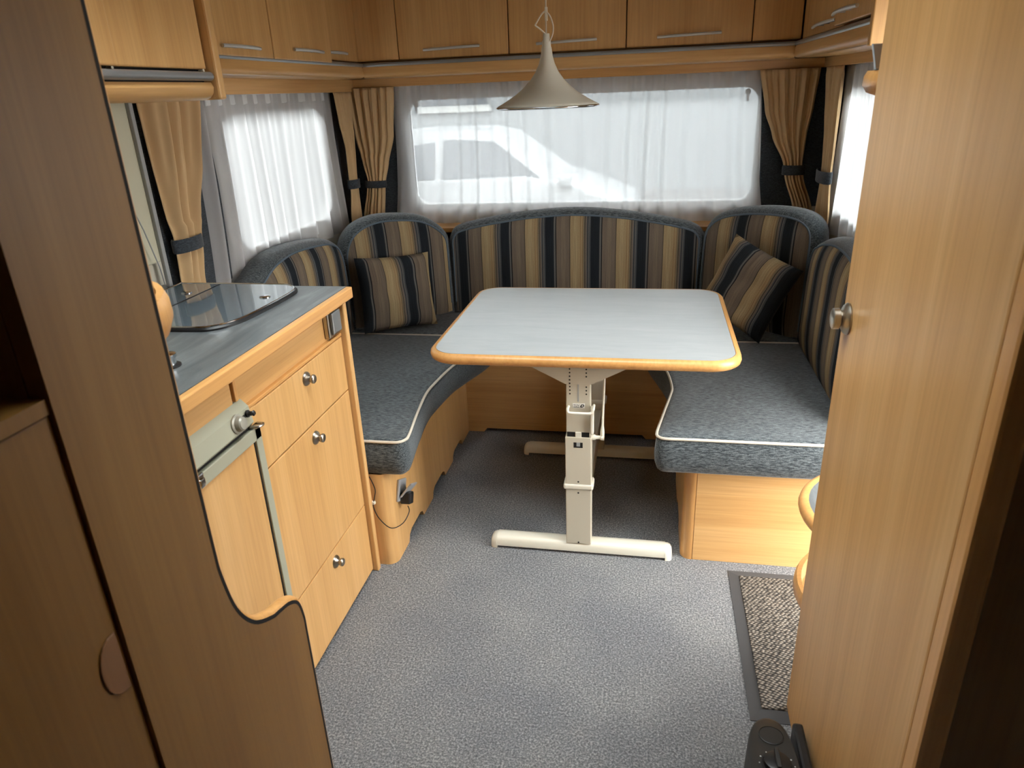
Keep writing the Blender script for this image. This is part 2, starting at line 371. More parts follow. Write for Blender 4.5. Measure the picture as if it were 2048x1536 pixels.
# ------------------------------------------------------------------ outside
struct('ground', B(-14, 14, -8, 20, -.5, -.46), 'tarmac', 'grey tarmac outside')
def car():
    t = thing('parked_car', 'pale parked car seen through the rear net curtain', 'car', (-2.2, 8.6, -.46))
    g = -.46; y0, y1 = 7.9, 9.5
    prof = [(-.15, .22), (-.12, .55), (-.2, .68), (-.85, .93), (-1.35, 1.02), (-2.9, .98), (-3.6, .98), (-4.25, .9), (-4.32, .5), (-4.28, .22)]
    bm = bmesh.new(); prism(bm, [(x, z+g) for x, z in prof], FXZ, y0, y1, .06); obj('body', bm, 'car_paint', t, 40)
    roof = [(-.98, .94), (-1.62, 1.42), (-1.9, 1.49), (-2.7, 1.5), (-3.4, 1.44), (-4.15, .96)]
    bm = bmesh.new(); a = [Vector((x, y0+.05+(.0 if z < 1 else .16), z+g)) for x, z in roof]; c = [Vector((p.x, y1+y0-p.y, p.z)) for p in a]
    va = [bm.verts.new(p) for p in a]; vc = [bm.verts.new(p) for p in c]; bm.faces.new(va); bm.faces.new(vc)
    for i in range(len(va)): j = (i+1) % len(va); bm.faces.new((va[i], va[j], vc[j], vc[i]))
    obj('roof', bm, 'car_paint', t, 40)
    for poly in ([(-1.2, .99), (-1.72, 1.37), (-2.3, 1.41), (-2.3, .99)], [(-2.4, .99), (-2.4, 1.41), (-3.3, 1.37), (-3.75, 1.02)]):
        bm = bmesh.new(); prism(bm, poly, lambda u, v, d: (u, y0+.03+(v-.99)*.4+d, v+g), 0, .03); obj('side_window', bm, 'car_glass', t)
    for x in (-1.0, -3.5):
        for y in (y0-.01, y1-.19):
            bm = bmesh.new(); lathe(bm, [(.29, 0), (.31, .03), (.31, .17), (.29, .2)], (x, y, g+.31), (0, 1, 0), 24); wv = obj('wheel', bm, 'tyre', t, True)
            bm = bmesh.new(); lathe(bm, [(.19, 0), (.19, .02), (.05, .03)], (x, y-.02 if y < 8.5 else y+.2, g+.31), (0, 1, 0), 20); o = obj('hub_cap', bm, 'silver_switch', t, True)
    bm = bmesh.new(); box(bm, -.98, -.84, y0-.12, y0+.06, .9+g, 1.03+g, .03); obj('door_mirror', bm, 'car_paint', t, True)
car()
def neighbour():
    t = thing('neighbour_caravan', 'white caravan with window and red light seen through left net curtain', 'caravan', (-4.3, 5.6, -.46))
    x0, x1, y0, y1 = -5.3, -3.2, 3.4, 7.6
    bm = bmesh.new(); prism(bm, rrect(y0, y1, -.1, 2.1, .25), FYZ, x0, x1, .04); obj('body', bm, 'caravan_white', t, 40)
    for a, b2 in ((3.9, 4.7), (6.15, 6.95)):
        bm = bmesh.new(); prism(bm, rrect(a, b2, .75, 1.45, .08), FYZ, x1, x1+.03); obj('window', bm, 'car_glass', t)
        bm = bmesh.new(); loft(bm, [[Vector((d, u, v)) for u, v in p] for p, d in ((rrect(a-.04, b2+.04, .71, 1.49, .1), x1+.002), (rrect(a-.04, b2+.04, .71, 1.49, .1), x1+.035), (rrect(a, b2, .75, 1.45, .08), x1+.035))], True, False, False); obj('window_frame', bm, 'window_grey', t)
    for z, m2, hh in ((.55, 'blue_stripe', .05), (.2, 'blue_stripe', .03)):
        bm = bmesh.new(); box(bm, x1, x1+.012, y0+.25, y1-.25, z, z+hh); obj('stripe', bm, m2, t)
    bm = bmesh.new(); box(bm, x1, x1+.03, 5.22, 5.5, .5, .62, .01); obj('marker_light', bm, 'red_light', t)
    for y in (5.2, 5.95):
        bm = bmesh.new(); lathe(bm, [(.3, 0), (.32, .03), (.32, .18), (.3, .2)], (x1-.2, y, -.14), (1, 0, 0), 24); obj('wheel', bm, 'tyre', t, True)
neighbour()
def building():
    t = thing('far_building', 'pale grey building far beyond the rear window', 'building', (0, 15, -.46))
    bm = bmesh.new(); box(bm, -12, 12, 14.5, 18, -.46, 4.6); obj('wall', bm, 'building_grey', t)
    bm = bmesh.new(); prism(bm, [(14.1, 4.6), (18.4, 4.6), (16.2, 6.4)], FYZ, -12.4, 12.4); obj('roof', bm, 'roof_grey', t)
    for x in (-8, -4.5, 3.5, 7):
        bm = bmesh.new(); box(bm, x, x+1.3, 14.47, 14.52, 1.2, 2.5); o = obj('window', bm, 'car_glass', t)
        bm = bmesh.new(); box(bm, x-.1, x+1.4, 14.4, 14.5, 1.08, 1.2); obj('window_sill', bm, 'caravan_white', t)
building()

# ------------------------------------------------------------------ overhead cabinets
def bow_handle(parent, p0, p1, out, r=.0052, bow=.014, label=None):
    """bowed bar from p0 to p1, standing off the door along out, with two posts"""
    p0, p1, out = Vector(p0), Vector(p1), Vector(out).normalized(); bm = bmesh.new()
    N = 10; pts = [p0.lerp(p1, i/N) + out*(.010 + bow*math.sin(PI*i/N)) for i in range(N+1)]
    tube(bm, pts, r, 8)
    for f in (.38, .62):
        q = p0.lerp(p1, f); tube(bm, [q - out*.002, q + out*(.010+bow*math.sin(PI*f))], r*.8, 6)
    return sub('handle', bm, 'grey_handle', parent, True)
def cornice(bm, f, s0, s1, d, inv=1):
    """rounded wooden nose under the doors; f(s, depth, z), d is the front, inv direction into the cabinet"""
    prof = [(d+.03*inv, 1.528), (d+.002*inv, 1.528), (d, 1.522), (d-.002*inv, 1.505), (d-.003*inv, 1.497), (d+.002*inv, 1.489), (d+.012*inv, 1.486), (d+.03*inv, 1.486)]
    loft(bm, [[Vector(f(s, q, z)) for q, z in prof] for s in (s0, s1)])
def rail(bm, f, s0, s1, d, inv=1):
    prof = [(d+.012*inv, 1.542), (d, 1.542), (d-.003*inv, 1.537), (d-.003*inv, 1.532), (d, 1.528), (d+.012*inv, 1.528)]
    loft(bm, [[Vector(f(s, q, z)) for q, z in prof] for s in (s0, s1)])
YBC, XLC, XRC, ZT = 3.05, -1.192, .510, 1.95
fr_ = lambda s, d, z: (s, d, z)      # rear run: s = x, depth = y
fs_ = lambda s, d, z: (d, s, z)      # side runs: s = y, depth = x
t = thing('overhead_cabinet', 'long overhead cabinet across the rear wall above the window', 'cabinet', (-.34, 3.2, 1.49))
obj('body', B(XLC-.02, XRC+.02, YBC+.042, YB-.04, 1.488, ZT), 'beech_brown', t)
bm = bmesh.new(); rail(bm, fr_, XLC, XRC, YBC); obj('rail', bm, 'alu_rail', t, True, 'grey metal rail under the doors')
bm = bmesh.new(); cornice(bm, fr_, XLC, XRC, YBC); obj('cornice', bm, 'beech_x', t, True)
obj('bottom_board', B(XLC, XRC, YBC+.02, YB-.05, 1.486, 1.505), 'beech_x', t)
for a, b2, h in ((-1.22, -1.04, None), (-1.037, -.578, (-.928, -.693)), (-.574, -.115, (-.463, -.226)), (-.111, .353, (.005, .241)), (.357, .53, None)):
    bm = bmesh.new(); box(bm, a, b2, YBC+.02, YBC+.04, 1.55, ZT, .003)
    d = obj('door' if h else 'corner_panel', bm, 'beech_z', t)
    if h: bow_handle(d, (h[0], YBC+.02, 1.581), (h[1], YBC+.02, 1.586), (0, -1, 0))
t = thing('overhead_cabinet', 'overhead cabinet over the left bench with two proud doors', 'cabinet', (-1.3, 2.4, 1.49))
obj('body', B(XL, XLC-.042, 1.85, YB-.04, 1.488, ZT), 'beech_brown', t)
bm = bmesh.new(); rail(bm, fs_, 1.83, YBC, XLC, -1); obj('rail', bm, 'alu_rail', t, True, 'grey metal rail under the doors')
bm = bmesh.new(); cornice(bm, fs_, 1.83, YBC, XLC, -1); obj('cornice', bm, 'beech_y', t, True)
obj('bottom_board', B(XL+.05, XLC-.02, 1.83, YBC+.02, 1.486, 1.505), 'beech_y', t)
for a, b2, x, h in ((1.84, 2.288, XLC+.006, (1.985, 2.19, 1.560)), (2.294, 2.735, XLC+.006, (2.42, 2.645, 1.568)), (2.745, 3.065, XLC-.022, (2.6, 2.93, 1.575))):
    bm = bmesh.new(); box(bm, x-.018, x, a, b2, 1.549 if x < XLC else 1.536, ZT, .003); d = obj('door', bm, 'beech_z', t)
    bow_handle(d, (x, h[0] if h[0] > a else a+.02, h[2]), (x, h[1], h[2]), (1, 0, 0))
t = thing('overhead_cabinet', 'overhead cabinet over the right bench, beside the wardrobe', 'cabinet', (.62, 2.5, 1.49))
obj('body', B(XRC+.042, XR, 2.02, YB-.04, 1.488, ZT), 'beech_brown', t)
bm = bmesh.new(); rail(bm, fs_, 2.03, YBC, XRC, 1); obj('rail', bm, 'alu_rail', t, True, 'grey metal rail under the doors')
bm = bmesh.new(); cornice(bm, fs_, 2.03, YBC, XRC, 1); obj('cornice', bm, 'beech_y', t, True)
obj('bottom_board', B(XRC+.02, XR-.05, 2.03, YBC+.02, 1.486, 1.505), 'beech_y', t)
bm = bmesh.new(); box(bm, XRC-.008, XR, 2.0, 2.024, 1.478, ZT, .003); obj('end_panel', bm, 'beech_z', t)
for a, b2, x, h in ((2.03, 2.428, XRC-.004, (2.14, 2.41, 1.578)), (2.436, 3.065, XRC+.024, (2.5, 2.84, 1.572))):
    bm = bmesh.new(); box(bm, x, x+.018, a, b2, 1.549, ZT, .003); d = obj('door', bm, 'beech_z', t)
    bow_handle(d, (x, h[0], h[2]), (x, h[1], h[2]), (-1, 0, 0))
t = thing('overhead_cabinet', 'deep overhead kitchen cabinet with thick metal rail, above the worktop', 'cabinet', (-1.25, 1.3, 1.42))
XK = -1.10
obj('body', B(XL, XK-.045, .76, 1.79, 1.43, ZT), 'beech_brown', t)
bm = bmesh.new(); prof = [(XK-.04, 1.462), (XK-.012, 1.462), (XK-.006, 1.45), (XK-.010, 1.436), (XK-.02, 1.426), (XK-.035, 1.4205), (XK-.06, 1.4205)]
loft(bm, [[Vector((x, y, z)) for x, z in prof] for y in (.76, 1.79)]); obj('pelmet', bm, 'beech_y', t, 40)
bm = bmesh.new(); tube(bm, [(XK-.008, .77, 1.476), (XK-.008, 1.785, 1.476)], .0105, 16); obj('rail', bm, 'alu_rail', t, True, 'thick grey metal rail')
obj('rail_groove', B(XK-.044, XK-.03, .76, 1.79, 1.46, 1.495), 'dark_gap', t)
for y in (1.443, 1.775):
    bm = bmesh.new(); tube(bm, [(XK-.03, y, 1.488), (XK-.016, y, 1.49)], .004, 8); obj('hinge_pin', bm, 'cream_plastic', t, True)
for a, b2, x in ((.77, 1.445, XK-.002), (1.455, 1.788, XK-.016)):
    bm = bmesh.new(); box(bm, x-.018, x, a, b2, 1.4925, ZT, .004); obj('door', bm, 'beech_z', t)
bm = bmesh.new(); box(bm, XL, XK+.006, 1.795, 1.825, 1.421, ZT, .006); obj('end_panel', bm, 'beech_z', t)

# ------------------------------------------------------------------ kitchen
KX = -.834
def knob(parent, p, ax, s=1.0, name='knob', prof=None):
    bm = bmesh.new(); lathe(bm, [(r*s, h*s) for r, h in (prof or ((.0185, 0), (.0185, .002), (.016, .006), (.0105, .009), (.0085, .012), (.0095, .015), (.0115, .017), (.0118, .022), (.0095, .0245), (.004, .025)))], p, ax, 28)
    return sub(name, bm, 'nickel', parent, 50)
t = thing('kitchen_unit', 'beech kitchen cabinet with two drawers and a tall door', 'cabinet', (-1.1, 1.5, 0))
obj('carcass', B(XL+.003, KX-.022, 1.2815, 1.775, .0, .893), 'beech_brown', t)
obj('fascia', B(KX-.022, KX-.012, 1.235, 1.755, .80, .895), 'beech_y', t)
bm = bmesh.new(); box(bm, KX-.022, KX-.006, 1.227, 1.238, .83, .895, .002); obj('divider', bm, 'beech_edge', t)
bm = bmesh.new(); box(bm, KX-.02, KX+.0, 1.24, 1.755, .800, .809, .002); obj('ledge', bm, 'beech_edge_y', t)
for nm, z0, z1, kz in (('drawer', .6395, .798, .765), ('door', .2525, .6365, .60), ('drawer', .012, .2495, .211)):
    bm = bmesh.new(); box(bm, KX-.019, KX, 1.277, 1.753, z0, z1, .0025); d = obj(nm, bm, 'beech_z', t)
    knob(d, (KX, 1.52, kz), (1, 0, 0))
bm = bmesh.new(); box(bm, KX-.022, KX, 1.2555, 1.281, .7605, .8, .002); obj('stile', bm, 'beech_z', t)
bm = bmesh.new(); box(bm, XL+.003, KX+.016, 1.757, 1.778, .0, .893, .004); obj('end_panel', bm, 'beech_z', t)
bm = bmesh.new(); box(bm, KX-.02, KX+.006, 1.779, 1.792, .0, .893, .003); obj('edge_strip', bm, 'beech_edge', t)
t = thing('refrigerator', 'built-in fridge with grey frame and beech door panel', 'refrigerator', (-1.1, 1.13, 0))
obj('body', B(XL+.02, KX-.03, .985, 1.278, .02, .89), 'fridge_grey_dark', t)
bm = bmesh.new(); box(bm, XL+.003, KX-.02, .965, .98, .0, .893, .002); obj('side_panel', bm, 'beech_z', t)
obj('fascia', B(KX-.025, KX-.012, .985, 1.222, .825, .895), 'beech_y', t)
bm = bmesh.new(); prism(bm, [(KX-.03, .768), (KX+.004, .768), (KX+.010, .775), (KX+.004, .812), (KX-.012, .828), (KX-.03, .828)], FXZ, .985, 1.252, .002)
cp = obj('control_panel', bm, 'fridge_grey', t)
bm = bmesh.new(); lathe(bm, [(.021, 0), (.021, .003), (.017, .005), (.015, .014), (.012, .017), (.004, .018)], (KX+.007, 1.195, .795), (1, 0, .14), 28); dl = sub('dial', bm, 'dial_grey', cp, 30)
bm = bmesh.new(); lathe(bm, [(.008, 0), (.008, .004), (.005, .006), (.005, .014), (.0065, .016), (.004, .019)], (KX+.007, 1.236, .80), (1, 0, .14), 18); sub('igniter_button', bm, 'black_plastic', cp, 30)
bm = bmesh.new(); box(bm, KX+.006, KX+.0085, 1.217, 1.226, .792, .802); sub('gauge', bm, 'black_plastic', cp)
dr = obj('door', B(KX-.03, KX+.002, .985, 1.272, .03, .752), 'beech_z', t)
bm = bmesh.new()
for a in ((1.25, 1.274, .02, .758), (.985, 1.274, .728, .758), (.985, 1.274, .02, .044)): box(bm, KX-.03, KX+.008, *a, .002)
sub('door_frame', bm, 'fridge_grey', dr)
sub('door_gasket', B(KX+.0005, KX+.0028, 1.2465, 1.2505, .044, .728), 'dark_gap', dr)
sub('door_gap', B(KX-.03, KX-.002, .985, 1.25, .7575, .7685), 'dark_gap', dr)
bm = bmesh.new(); tube(bm, smooth_path([(KX+.002, 1.245, .764), (KX+.018, 1.25, .763), (KX+.02, 1.268, .762), (KX+.004, 1.272, .761)], 5), .0032, 8); box(bm, KX-.004, KX+.016, 1.246, 1.266, .7585, .7615, .001); sub('hinge', bm, 'nickel', dr, True)
bm = bmesh.new(); box(bm, KX+.004, KX+.016, 1.028, 1.05, .735, .765, .003); box(bm, KX+.012, KX+.02, 1.03, 1.046, .742, .756, .002); sub('latch', bm, 'chrome', dr)
# worktop
t = thing('worktop', 'slate-grey laminate worktop with beech front edge', 'worktop', (-1.1, 1.3, .895))
obj('surface', B(XL, KX+.006, .76, 1.813, .896, .9255, ), 'worktop_laminate', t)
bm = bmesh.new(); box(bm, KX+.006, KX+.024, .76, 1.813, .894, .9255, .0035); obj('front_edge', bm, 'beech_edge_y', t)
t = thing('sink_cover', 'smoked glass sink cover with black rim on the worktop', 'sink', (-1.12, 1.6, .9255))
corner = [(-.975, 1.79), (-.945, 1.755), (-.935, 1.70), (-.938, 1.56), (-.95, 1.46), (-.985, 1.405), (-1.05, 1.392)]
pl = [(-1.335, 1.775), (-1.31, 1.80), (-1.03, 1.80)] + corner + [(-1.29, 1.39), (-1.335, 1.42)]
pl = [(p.x, p.y) for p in smooth_path([(a, b2, 0) for a, b2 in pl], 4, True)]
cx, cyy = -1.13, 1.6
sc_ = lambda k, z: [Vector((cx+(x-cx)*k, cyy+(y-cyy)*k, z)) for x, y in pl]
bm = bmesh.new(); loft(bm, [sc_(1.0, .9255), sc_(1.0, .930), sc_(.985, .9335), sc_(.968, .9335), sc_(.966, .930)], True, False, False); obj('rim', bm, 'black_plastic', t, 40)
bm = bmesh.new(); tube(bm, sc_(.962, .9345) + sc_(.962, .9345)[:1], .0028, 8, False); obj('chrome_trim', bm, 'chrome', t, True)
bm = bmesh.new(); loft(bm, [sc_(.96, .929), sc_(.96, .9345), sc_(.955, .9355)], True, True, True); obj('glass_lid', bm, 'smoked_glass', t, 30)
bm = bmesh.new(); box(bm, -1.20, -1.195, 1.40, 1.785, .9356, .9362); obj('seam', bm, 'black_plastic', t)
for p in ((-1.24, 1.69), (-.99, 1.66)):
    bm = bmesh.new(); lathe(bm, [(.014, 0), (.014, .002), (.009, .004)], (*p, .9356), (0, 0, 1), 20); obj('lid_button', bm, 'chrome', t, True)
t = thing('hob_knob', 'small chrome knob on the worktop near the partition', 'knob', (-.944, 1.18, .9255))
bm = bmesh.new(); lathe(bm, [(.026, 0), (.026, .003), (.022, .005)], (-.944, 1.18, .9256), (0, 0, 1), 28); obj('base_ring', bm, 'black_plastic', t, True)
bm = bmesh.new(); lathe(bm, [(.018, .005), (.017, .016), (.02, .02), (.02, .026), (.012, .029)], (-.944, 1.18, .9256), (0, 0, 1), 28); obj('cap', bm, 'chrome', t, True)
t = thing('light_switch', 'square silver switch on the kitchen fascia', 'switch', (KX-.01, 1.71, .85))
bm = bmesh.new(); box(bm, KX-.012, KX+.004, 1.676, 1.744, .815, .886, .004); obj('plate', bm, 'nickel', t)
bm = bmesh.new(); box(bm, KX+.003, KX+.012, 1.688, 1.742, .823, .884, .004); obj('rocker', bm, 'silver_switch', t)

# ------------------------------------------------------------------ left partition and side unit
PXL = -.60
t = thing('partition_board', 'brown wooden partition board with an S-curved front edge, near left', 'partition', (PXL, .75, 0))
og = smooth_path([(0, .9465, .40), (0, .9465, .50), (0, .946, .535), (0, .936, .572), (0, .911, .592), (0, .880, .602), (0, .854, .610), (0, .807, .640), (0, .772, .695), (0, .7555, .770), (0, .753, .82), (0, .753, .95)], 5)
prof = [(.567, 0), (.9465, 0)] + [(p.y, p.z) for p in og] + [(.753, ZC), (.567, ZC)]
bm = bmesh.new(); prism(bm, prof, FYZ, PXL-.024, PXL); obj('panel', bm, 'beech_brown', t)
# rounded edge moulding along the free edge; a dark strip paints the shaded joint beside it
edge = [Vector((0, .9465, 0))] + og + [Vector((0, .753, ZC))]
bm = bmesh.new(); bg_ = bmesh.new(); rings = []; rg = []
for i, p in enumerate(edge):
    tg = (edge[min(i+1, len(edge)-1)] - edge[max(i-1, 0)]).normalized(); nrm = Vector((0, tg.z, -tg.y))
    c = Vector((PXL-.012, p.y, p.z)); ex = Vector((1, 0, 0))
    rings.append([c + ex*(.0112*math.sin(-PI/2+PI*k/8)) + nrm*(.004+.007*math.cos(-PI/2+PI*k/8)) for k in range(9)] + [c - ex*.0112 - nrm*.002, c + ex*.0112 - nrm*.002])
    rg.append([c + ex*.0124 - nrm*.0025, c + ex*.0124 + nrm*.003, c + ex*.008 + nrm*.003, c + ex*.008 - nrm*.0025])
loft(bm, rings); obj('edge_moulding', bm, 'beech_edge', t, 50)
loft(bg_, rg); obj('groove_shade', bg_, 'dark_gap', t)
t = thing('side_cabinet', 'low brown cabinet with round finger pull beside the partition, near left', 'cabinet', (-1.0, .3, 0))
obj('body', B(XL+.003, -.645, -.6, .562, 0, 1.12), 'beech_brown', t)
bm = bmesh.new(); box(bm, -.645, -.606, -.6, .5655, .02, 1.118, .002); d = obj('door', bm, 'beech_brown', t)
bm = bmesh.new(); prism(bm, [(.5595, .757), (.5595, .84)] + [(.5595-.034*math.sin(a)**.7, .7985+.0415*math.cos(a)) for a in [PI*k/12 for k in range(1, 12)]], FYZ, -.607, -.6035, .001); sub('finger_pull', bm, 'beech_dark', d, False, 'half-round brown finger pull')
obj('top_board', B(XL+.003, -.604, -.6, .5655, 1.12, 1.137), 'beech_brown', t)
t = thing('niche_wall', 'brown wooden end wall closing the unit behind the partition', 'partition', (-1.0, .74, 0))
obj('far_panel', B(XL, PXL-.026, .735, .752, 0, ZC), 'beech_brown', t)
obj('near_panel', B(XL, PXL-.026, .567, .584, 0, ZC), 'beech_brown', t)
def round_shelf(label, c, z0, z1, r, ky=1.0, tray=True, a0=0.0, a1=PI):
    """half-round wooden shelf with raised lip fixed to a wall at y=c[1], bulging towards +y"""
    t = thing('round_shelf', label, 'shelf', (c[0], c[1], z0))
    an = [a0 + (a1-a0)*k/28 for k in range(29)]
    arc = lambda rr: [(c[0]+rr*math.cos(a), c[1]+rr*ky*math.sin(a)) for a in an]
    if tray:
        bm = bmesh.new(); th = .016; h = z1-z0
        pr = [(r-.03, z0), (r-.008, z0+.008), (r, z0+h*.45), (r-.001, z0+h*.8), (r-.006, z1), (r-th, z1), (r-th-.003, z1-.01), (r-th-.004, z0+.015), (r-.04, z0+.012)]
        rings = []
        for a in an: rings.append([Vector((c[0]+q*math.cos(a), c[1]+q*ky*math.sin(a), z)) for q, z in pr])
        loft(bm, rings); obj('lip', bm, 'beech_edge', t, 50)
        bm = bmesh.new(); prism(bm, arc(r-.03), FXY, z0+.002, z0+.012); obj('shelf_board', bm, 'beech_brown', t)
    else:
        bm = bmesh.new(); rings = []
        pr = [(r-.02, z0), (r-.004, z0+.004), (r, (z0+z1)/2), (r-.003, z1-.004), (r-.012, z1), (r-.022, z1-.0005)]
        for a in an: rings.append([Vector((c[0]+q*math.cos(a), c[1]+q*ky*math.sin(a), z)) for q, z in pr])
        loft(bm, rings); obj('edge_band', bm, 'beech_edge', t, 50)
        bm = bmesh.new(); prism(bm, arc(r-.02), FXY, z0, z1-.0008); obj('surface', bm, 'worktop_laminate', t)
    return t
round_shelf('small round wooden tray shelf above the worktop, behind the partition', (-.842, .7525), 1.105, 1.168, .211)

# ------------------------------------------------------------------ wardrobe on the right
WX = .367
t = thing('wardrobe', 'tall beech wardrobe with one metal knob, near right', 'wardrobe', (.55, 1.06, 0))
obj('body', B(WX+.02, XR-.004, .748, 1.383, 0, ZC), 'beech_brown', t)
bm = bmesh.new(); box(bm, WX, WX+.019, .782, 1.385, .002, ZC-.005, .004); d = obj('door', bm, 'beech_z', t)
bm = bmesh.new(); box(bm, WX-.002, WX+.03, .744, .780, 0, ZC, .006); obj('corner_post', bm, 'beech_edge', t)
knob(d, (WX, 1.345, .998), (-1, 0, 0), 1.0, 'knob', ((.029, 0), (.030, .003), (.026, .008), (.018, .012), (.0155, .0135), (.0165, .015), (.0195, .0165), (.0195, .027), (.017, .0285), (.004, .029)))
round_shelf('half-round shelf with slate-grey laminate top at the wardrobe end', (.553, 1.472), .488, .516, .195, 1.03, False, -.437, PI+.437)
round_shelf('lowest round wooden tray shelf at the wardrobe end, above the doormat', (.566, 1.472), .245, .300, .195, 1.03, True, -.437, PI+.437)
round_shelf('uppermost round wooden tray shelf at the wardrobe end, near the ceiling lockers', (.568, 1.472), 1.375, 1.42, .195, 1.03, True, -.437, PI+.437)
bm = bmesh.new(); prism(bm, [(.368, 1.462), (.388, 1.462), (.386, 1.421), (.378, 1.421)], FXZ, 1.44, 1.452, .001)
tag(obj('metal_bracket', bm, 'silver_switch'), 'small silver wedge-shaped bracket on the uppermost round shelf', 'bracket')

# ------------------------------------------------------------------ bench bases
t = thing('bench_base', 'left bench base of beech board with low vent notches', 'bench', (-1.08, 2.3, 0))
xb = -.770
notch = lambda a, b2, h: [(a, 0), (a+.012, h*.7), (a+.035, h), (b2-.035, h), (b2-.012, h*.7), (b2, 0)]
pl = [(1.83, 0)] + notch(1.925, 2.095, .034) + notch(2.21, 2.385, .034) + notch(2.50, 2.66, .034) + [(2.785, 0), (2.785, .333), (1.83, .333)]
bm = bmesh.new(); prism(bm, pl, FYZ, xb-.016, xb); obj('side_panel', bm, 'beech_z', t)
bm = bmesh.new(); rings = []
for z in (0, .333):
    q = [Vector((xb-.016, 1.83, z)), Vector((xb, 1.83, z))]
    q += [Vector((xb-.035+.035*math.cos(a), 1.83-.035*math.sin(a), z)) for a in [PI/2*k/6 for k in range(1, 7)]]
    q += [Vector((KX+.0, 1.795, z)), Vector((KX+.0, 1.81, z)), Vector((xb-.04, 1.812, z))]
    rings.append(q)
loft(bm, rings); obj('rounded_corner', bm, 'beech_z', t, 40)
obj('top_board', B(XL, xb-.018, 1.80, 2.785, .315, .333), 'beech_brown', t)
t = thing('bench_base', 'right bench base of beech with rounded corner, by the doormat', 'bench', (.45, 2.3, 0))
xb = .133
pl = [(1.985, 0)] + notch(2.12, 2.29, .034) + notch(2.45, 2.62, .034) + [(2.785, 0), (2.785, .333), (1.985, .333)]
bm = bmesh.new(); prism(bm, pl, FYZ, xb, xb+.016); obj('side_panel', bm, 'beech_z', t)
bm = bmesh.new(); rings = []
for z in (0, .333):
    q = [Vector((xb+.016, 1.985, z)), Vector((xb, 1.985, z))]
    q += [Vector((xb+.030-.030*math.cos(a), 1.985-.035*math.sin(a), z)) for a in [PI/2*k/6 for k in range(1, 7)]]
    q += [Vector((xb+.036, 1.950, z)), Vector((xb+.036, 1.966, z))]
    rings.append(q)
loft(bm, rings); obj('rounded_corner', bm, 'beech_edge', t, 40)
bm = bmesh.new(); box(bm, xb+.037, XR, 1.950, 1.966, 0, .333, .001); obj('front_panel', bm, 'beech_x', t)
obj('top_board', B(xb+.018, XR, 1.97, 2.785, .315, .333), 'beech_brown', t)
t = thing('bench_base', 'rear bench base of beech board behind the table', 'bench', (-.33, 2.8, 0))
pl = [(-.86, .0), (-.70, 0), (-.685, .018), (.0, .018), (.015, 0), (.2, 0), (.2, .333), (-.86, .333)]
bm = bmesh.new(); prism(bm, pl, FXZ, 2.787, 2.803); obj('front_panel', bm, 'beech_x', t)
obj('top_board', B(XL+.004, XR-.004, 2.806, YB-.004, .315, .333), 'beech_brown', t)

# ------------------------------------------------------------------ seat cushions
def offset_poly(poly, d):
    n = len(poly); out = []
    for i in range(n):
        p, a, c = Vector(poly[i]), Vector(poly[i-1]), Vector(poly[(i+1) % n])
        t1, t2 = (p-a), (c-p)
        if t1.length < 1e-6: t1 = t2
        if t2.length < 1e-6: t2 = t1
        n1 = Vector((t1.y, -t1.x)).normalized(); n2 = Vector((t2.y, -t2.x)).normalized(); m2 = n1+n2
        if m2.length < .1: m2 = n1
        m2.normalize(); k = 1/max(.6, m2.dot(n1)); out.append(p + m2*d*k)
    return out
def seat(label, poly, pipe_idx, z0=.334, z1=.452):
    """poly counter-clockwise in plan"""
    t = thing('seat_cushion', label, 'cushion', (sum(p[0] for p in poly)/len(poly), sum(p[1] for p in poly)/len(poly), z0))
    bm = bmesh.new(); r = .022
    prof = [(-.012, z0), (-.003, z0+.008), (.004, z0+.03), (.006, (z0+z1)/2), (.003, z1-.02), (0, z1-.004), (-.007, z1+.002), (-.016, z1+.005)]
    loft(bm, [[Vector((q.x, q.y, z)) for q in offset_poly(poly, d)] for d, z in prof]); obj('cover', bm, 'blue_fabric', t, 60)
    q = offset_poly(poly, .0005); bm = bmesh.new(); tube(bm, [(q[i].x, q[i].y, z1-.001) for i in pipe_idx], .0045, 8); obj('piping', bm, 'piping', t, True, 'cream piping')
    return t
inner = smooth_path([(-.76, 1.793, 0), (-.722, 1.796, 0), (-.704, 1.815, 0), (-.703, 1.85, 0), (-.725, 1.997, 0), (-.744, 2.16, 0), (-.741, 2.267, 0), (-.722, 2.43, 0), (-.69, 2.55, 0), (-.65, 2.68, 0), (-.63, 2.783, 0)], 5)
pl = [(-1.36, 1.795), (-1.0, 1.793)] + [(p.x, p.y) for p in inner] + [(-.9, 2.783), (-1.36, 2.783)]
seat('left bench seat cushion in blue fabric with cream piping', pl, list(range(1, 2+len(inner))))
inner = smooth_path([(.0, 2.783, 0), (.02, 2.68, 0), (.055, 2.55, 0), (.084, 2.425, 0), (.095, 2.305, 0), (.092, 2.247, 0), (.07, 2.115, 0), (.052, 2.001, 0), (.044, 1.945, 0), (.046, 1.918, 0), (.065, 1.905, 0), (.11, 1.905, 0)], 5)
pl = [(p.x, p.y) for p in inner] + [(.4, 1.906), (.69, 1.908), (.69, 2.783), (.4, 2.783)]
seat('right bench seat cushion in blue fabric beside the wardrobe', pl, list(range(0, 2+len(inner))))
pl = [(-1.36, 2.79), (-.9, 2.79), (-.5, 2.79), (0, 2.79), (.4, 2.79), (.69, 2.79), (.69, 3.17), (-1.36, 3.17)]
seat('long rear seat cushion in blue fabric behind the table', pl, [0, 1, 2, 3, 4, 5])

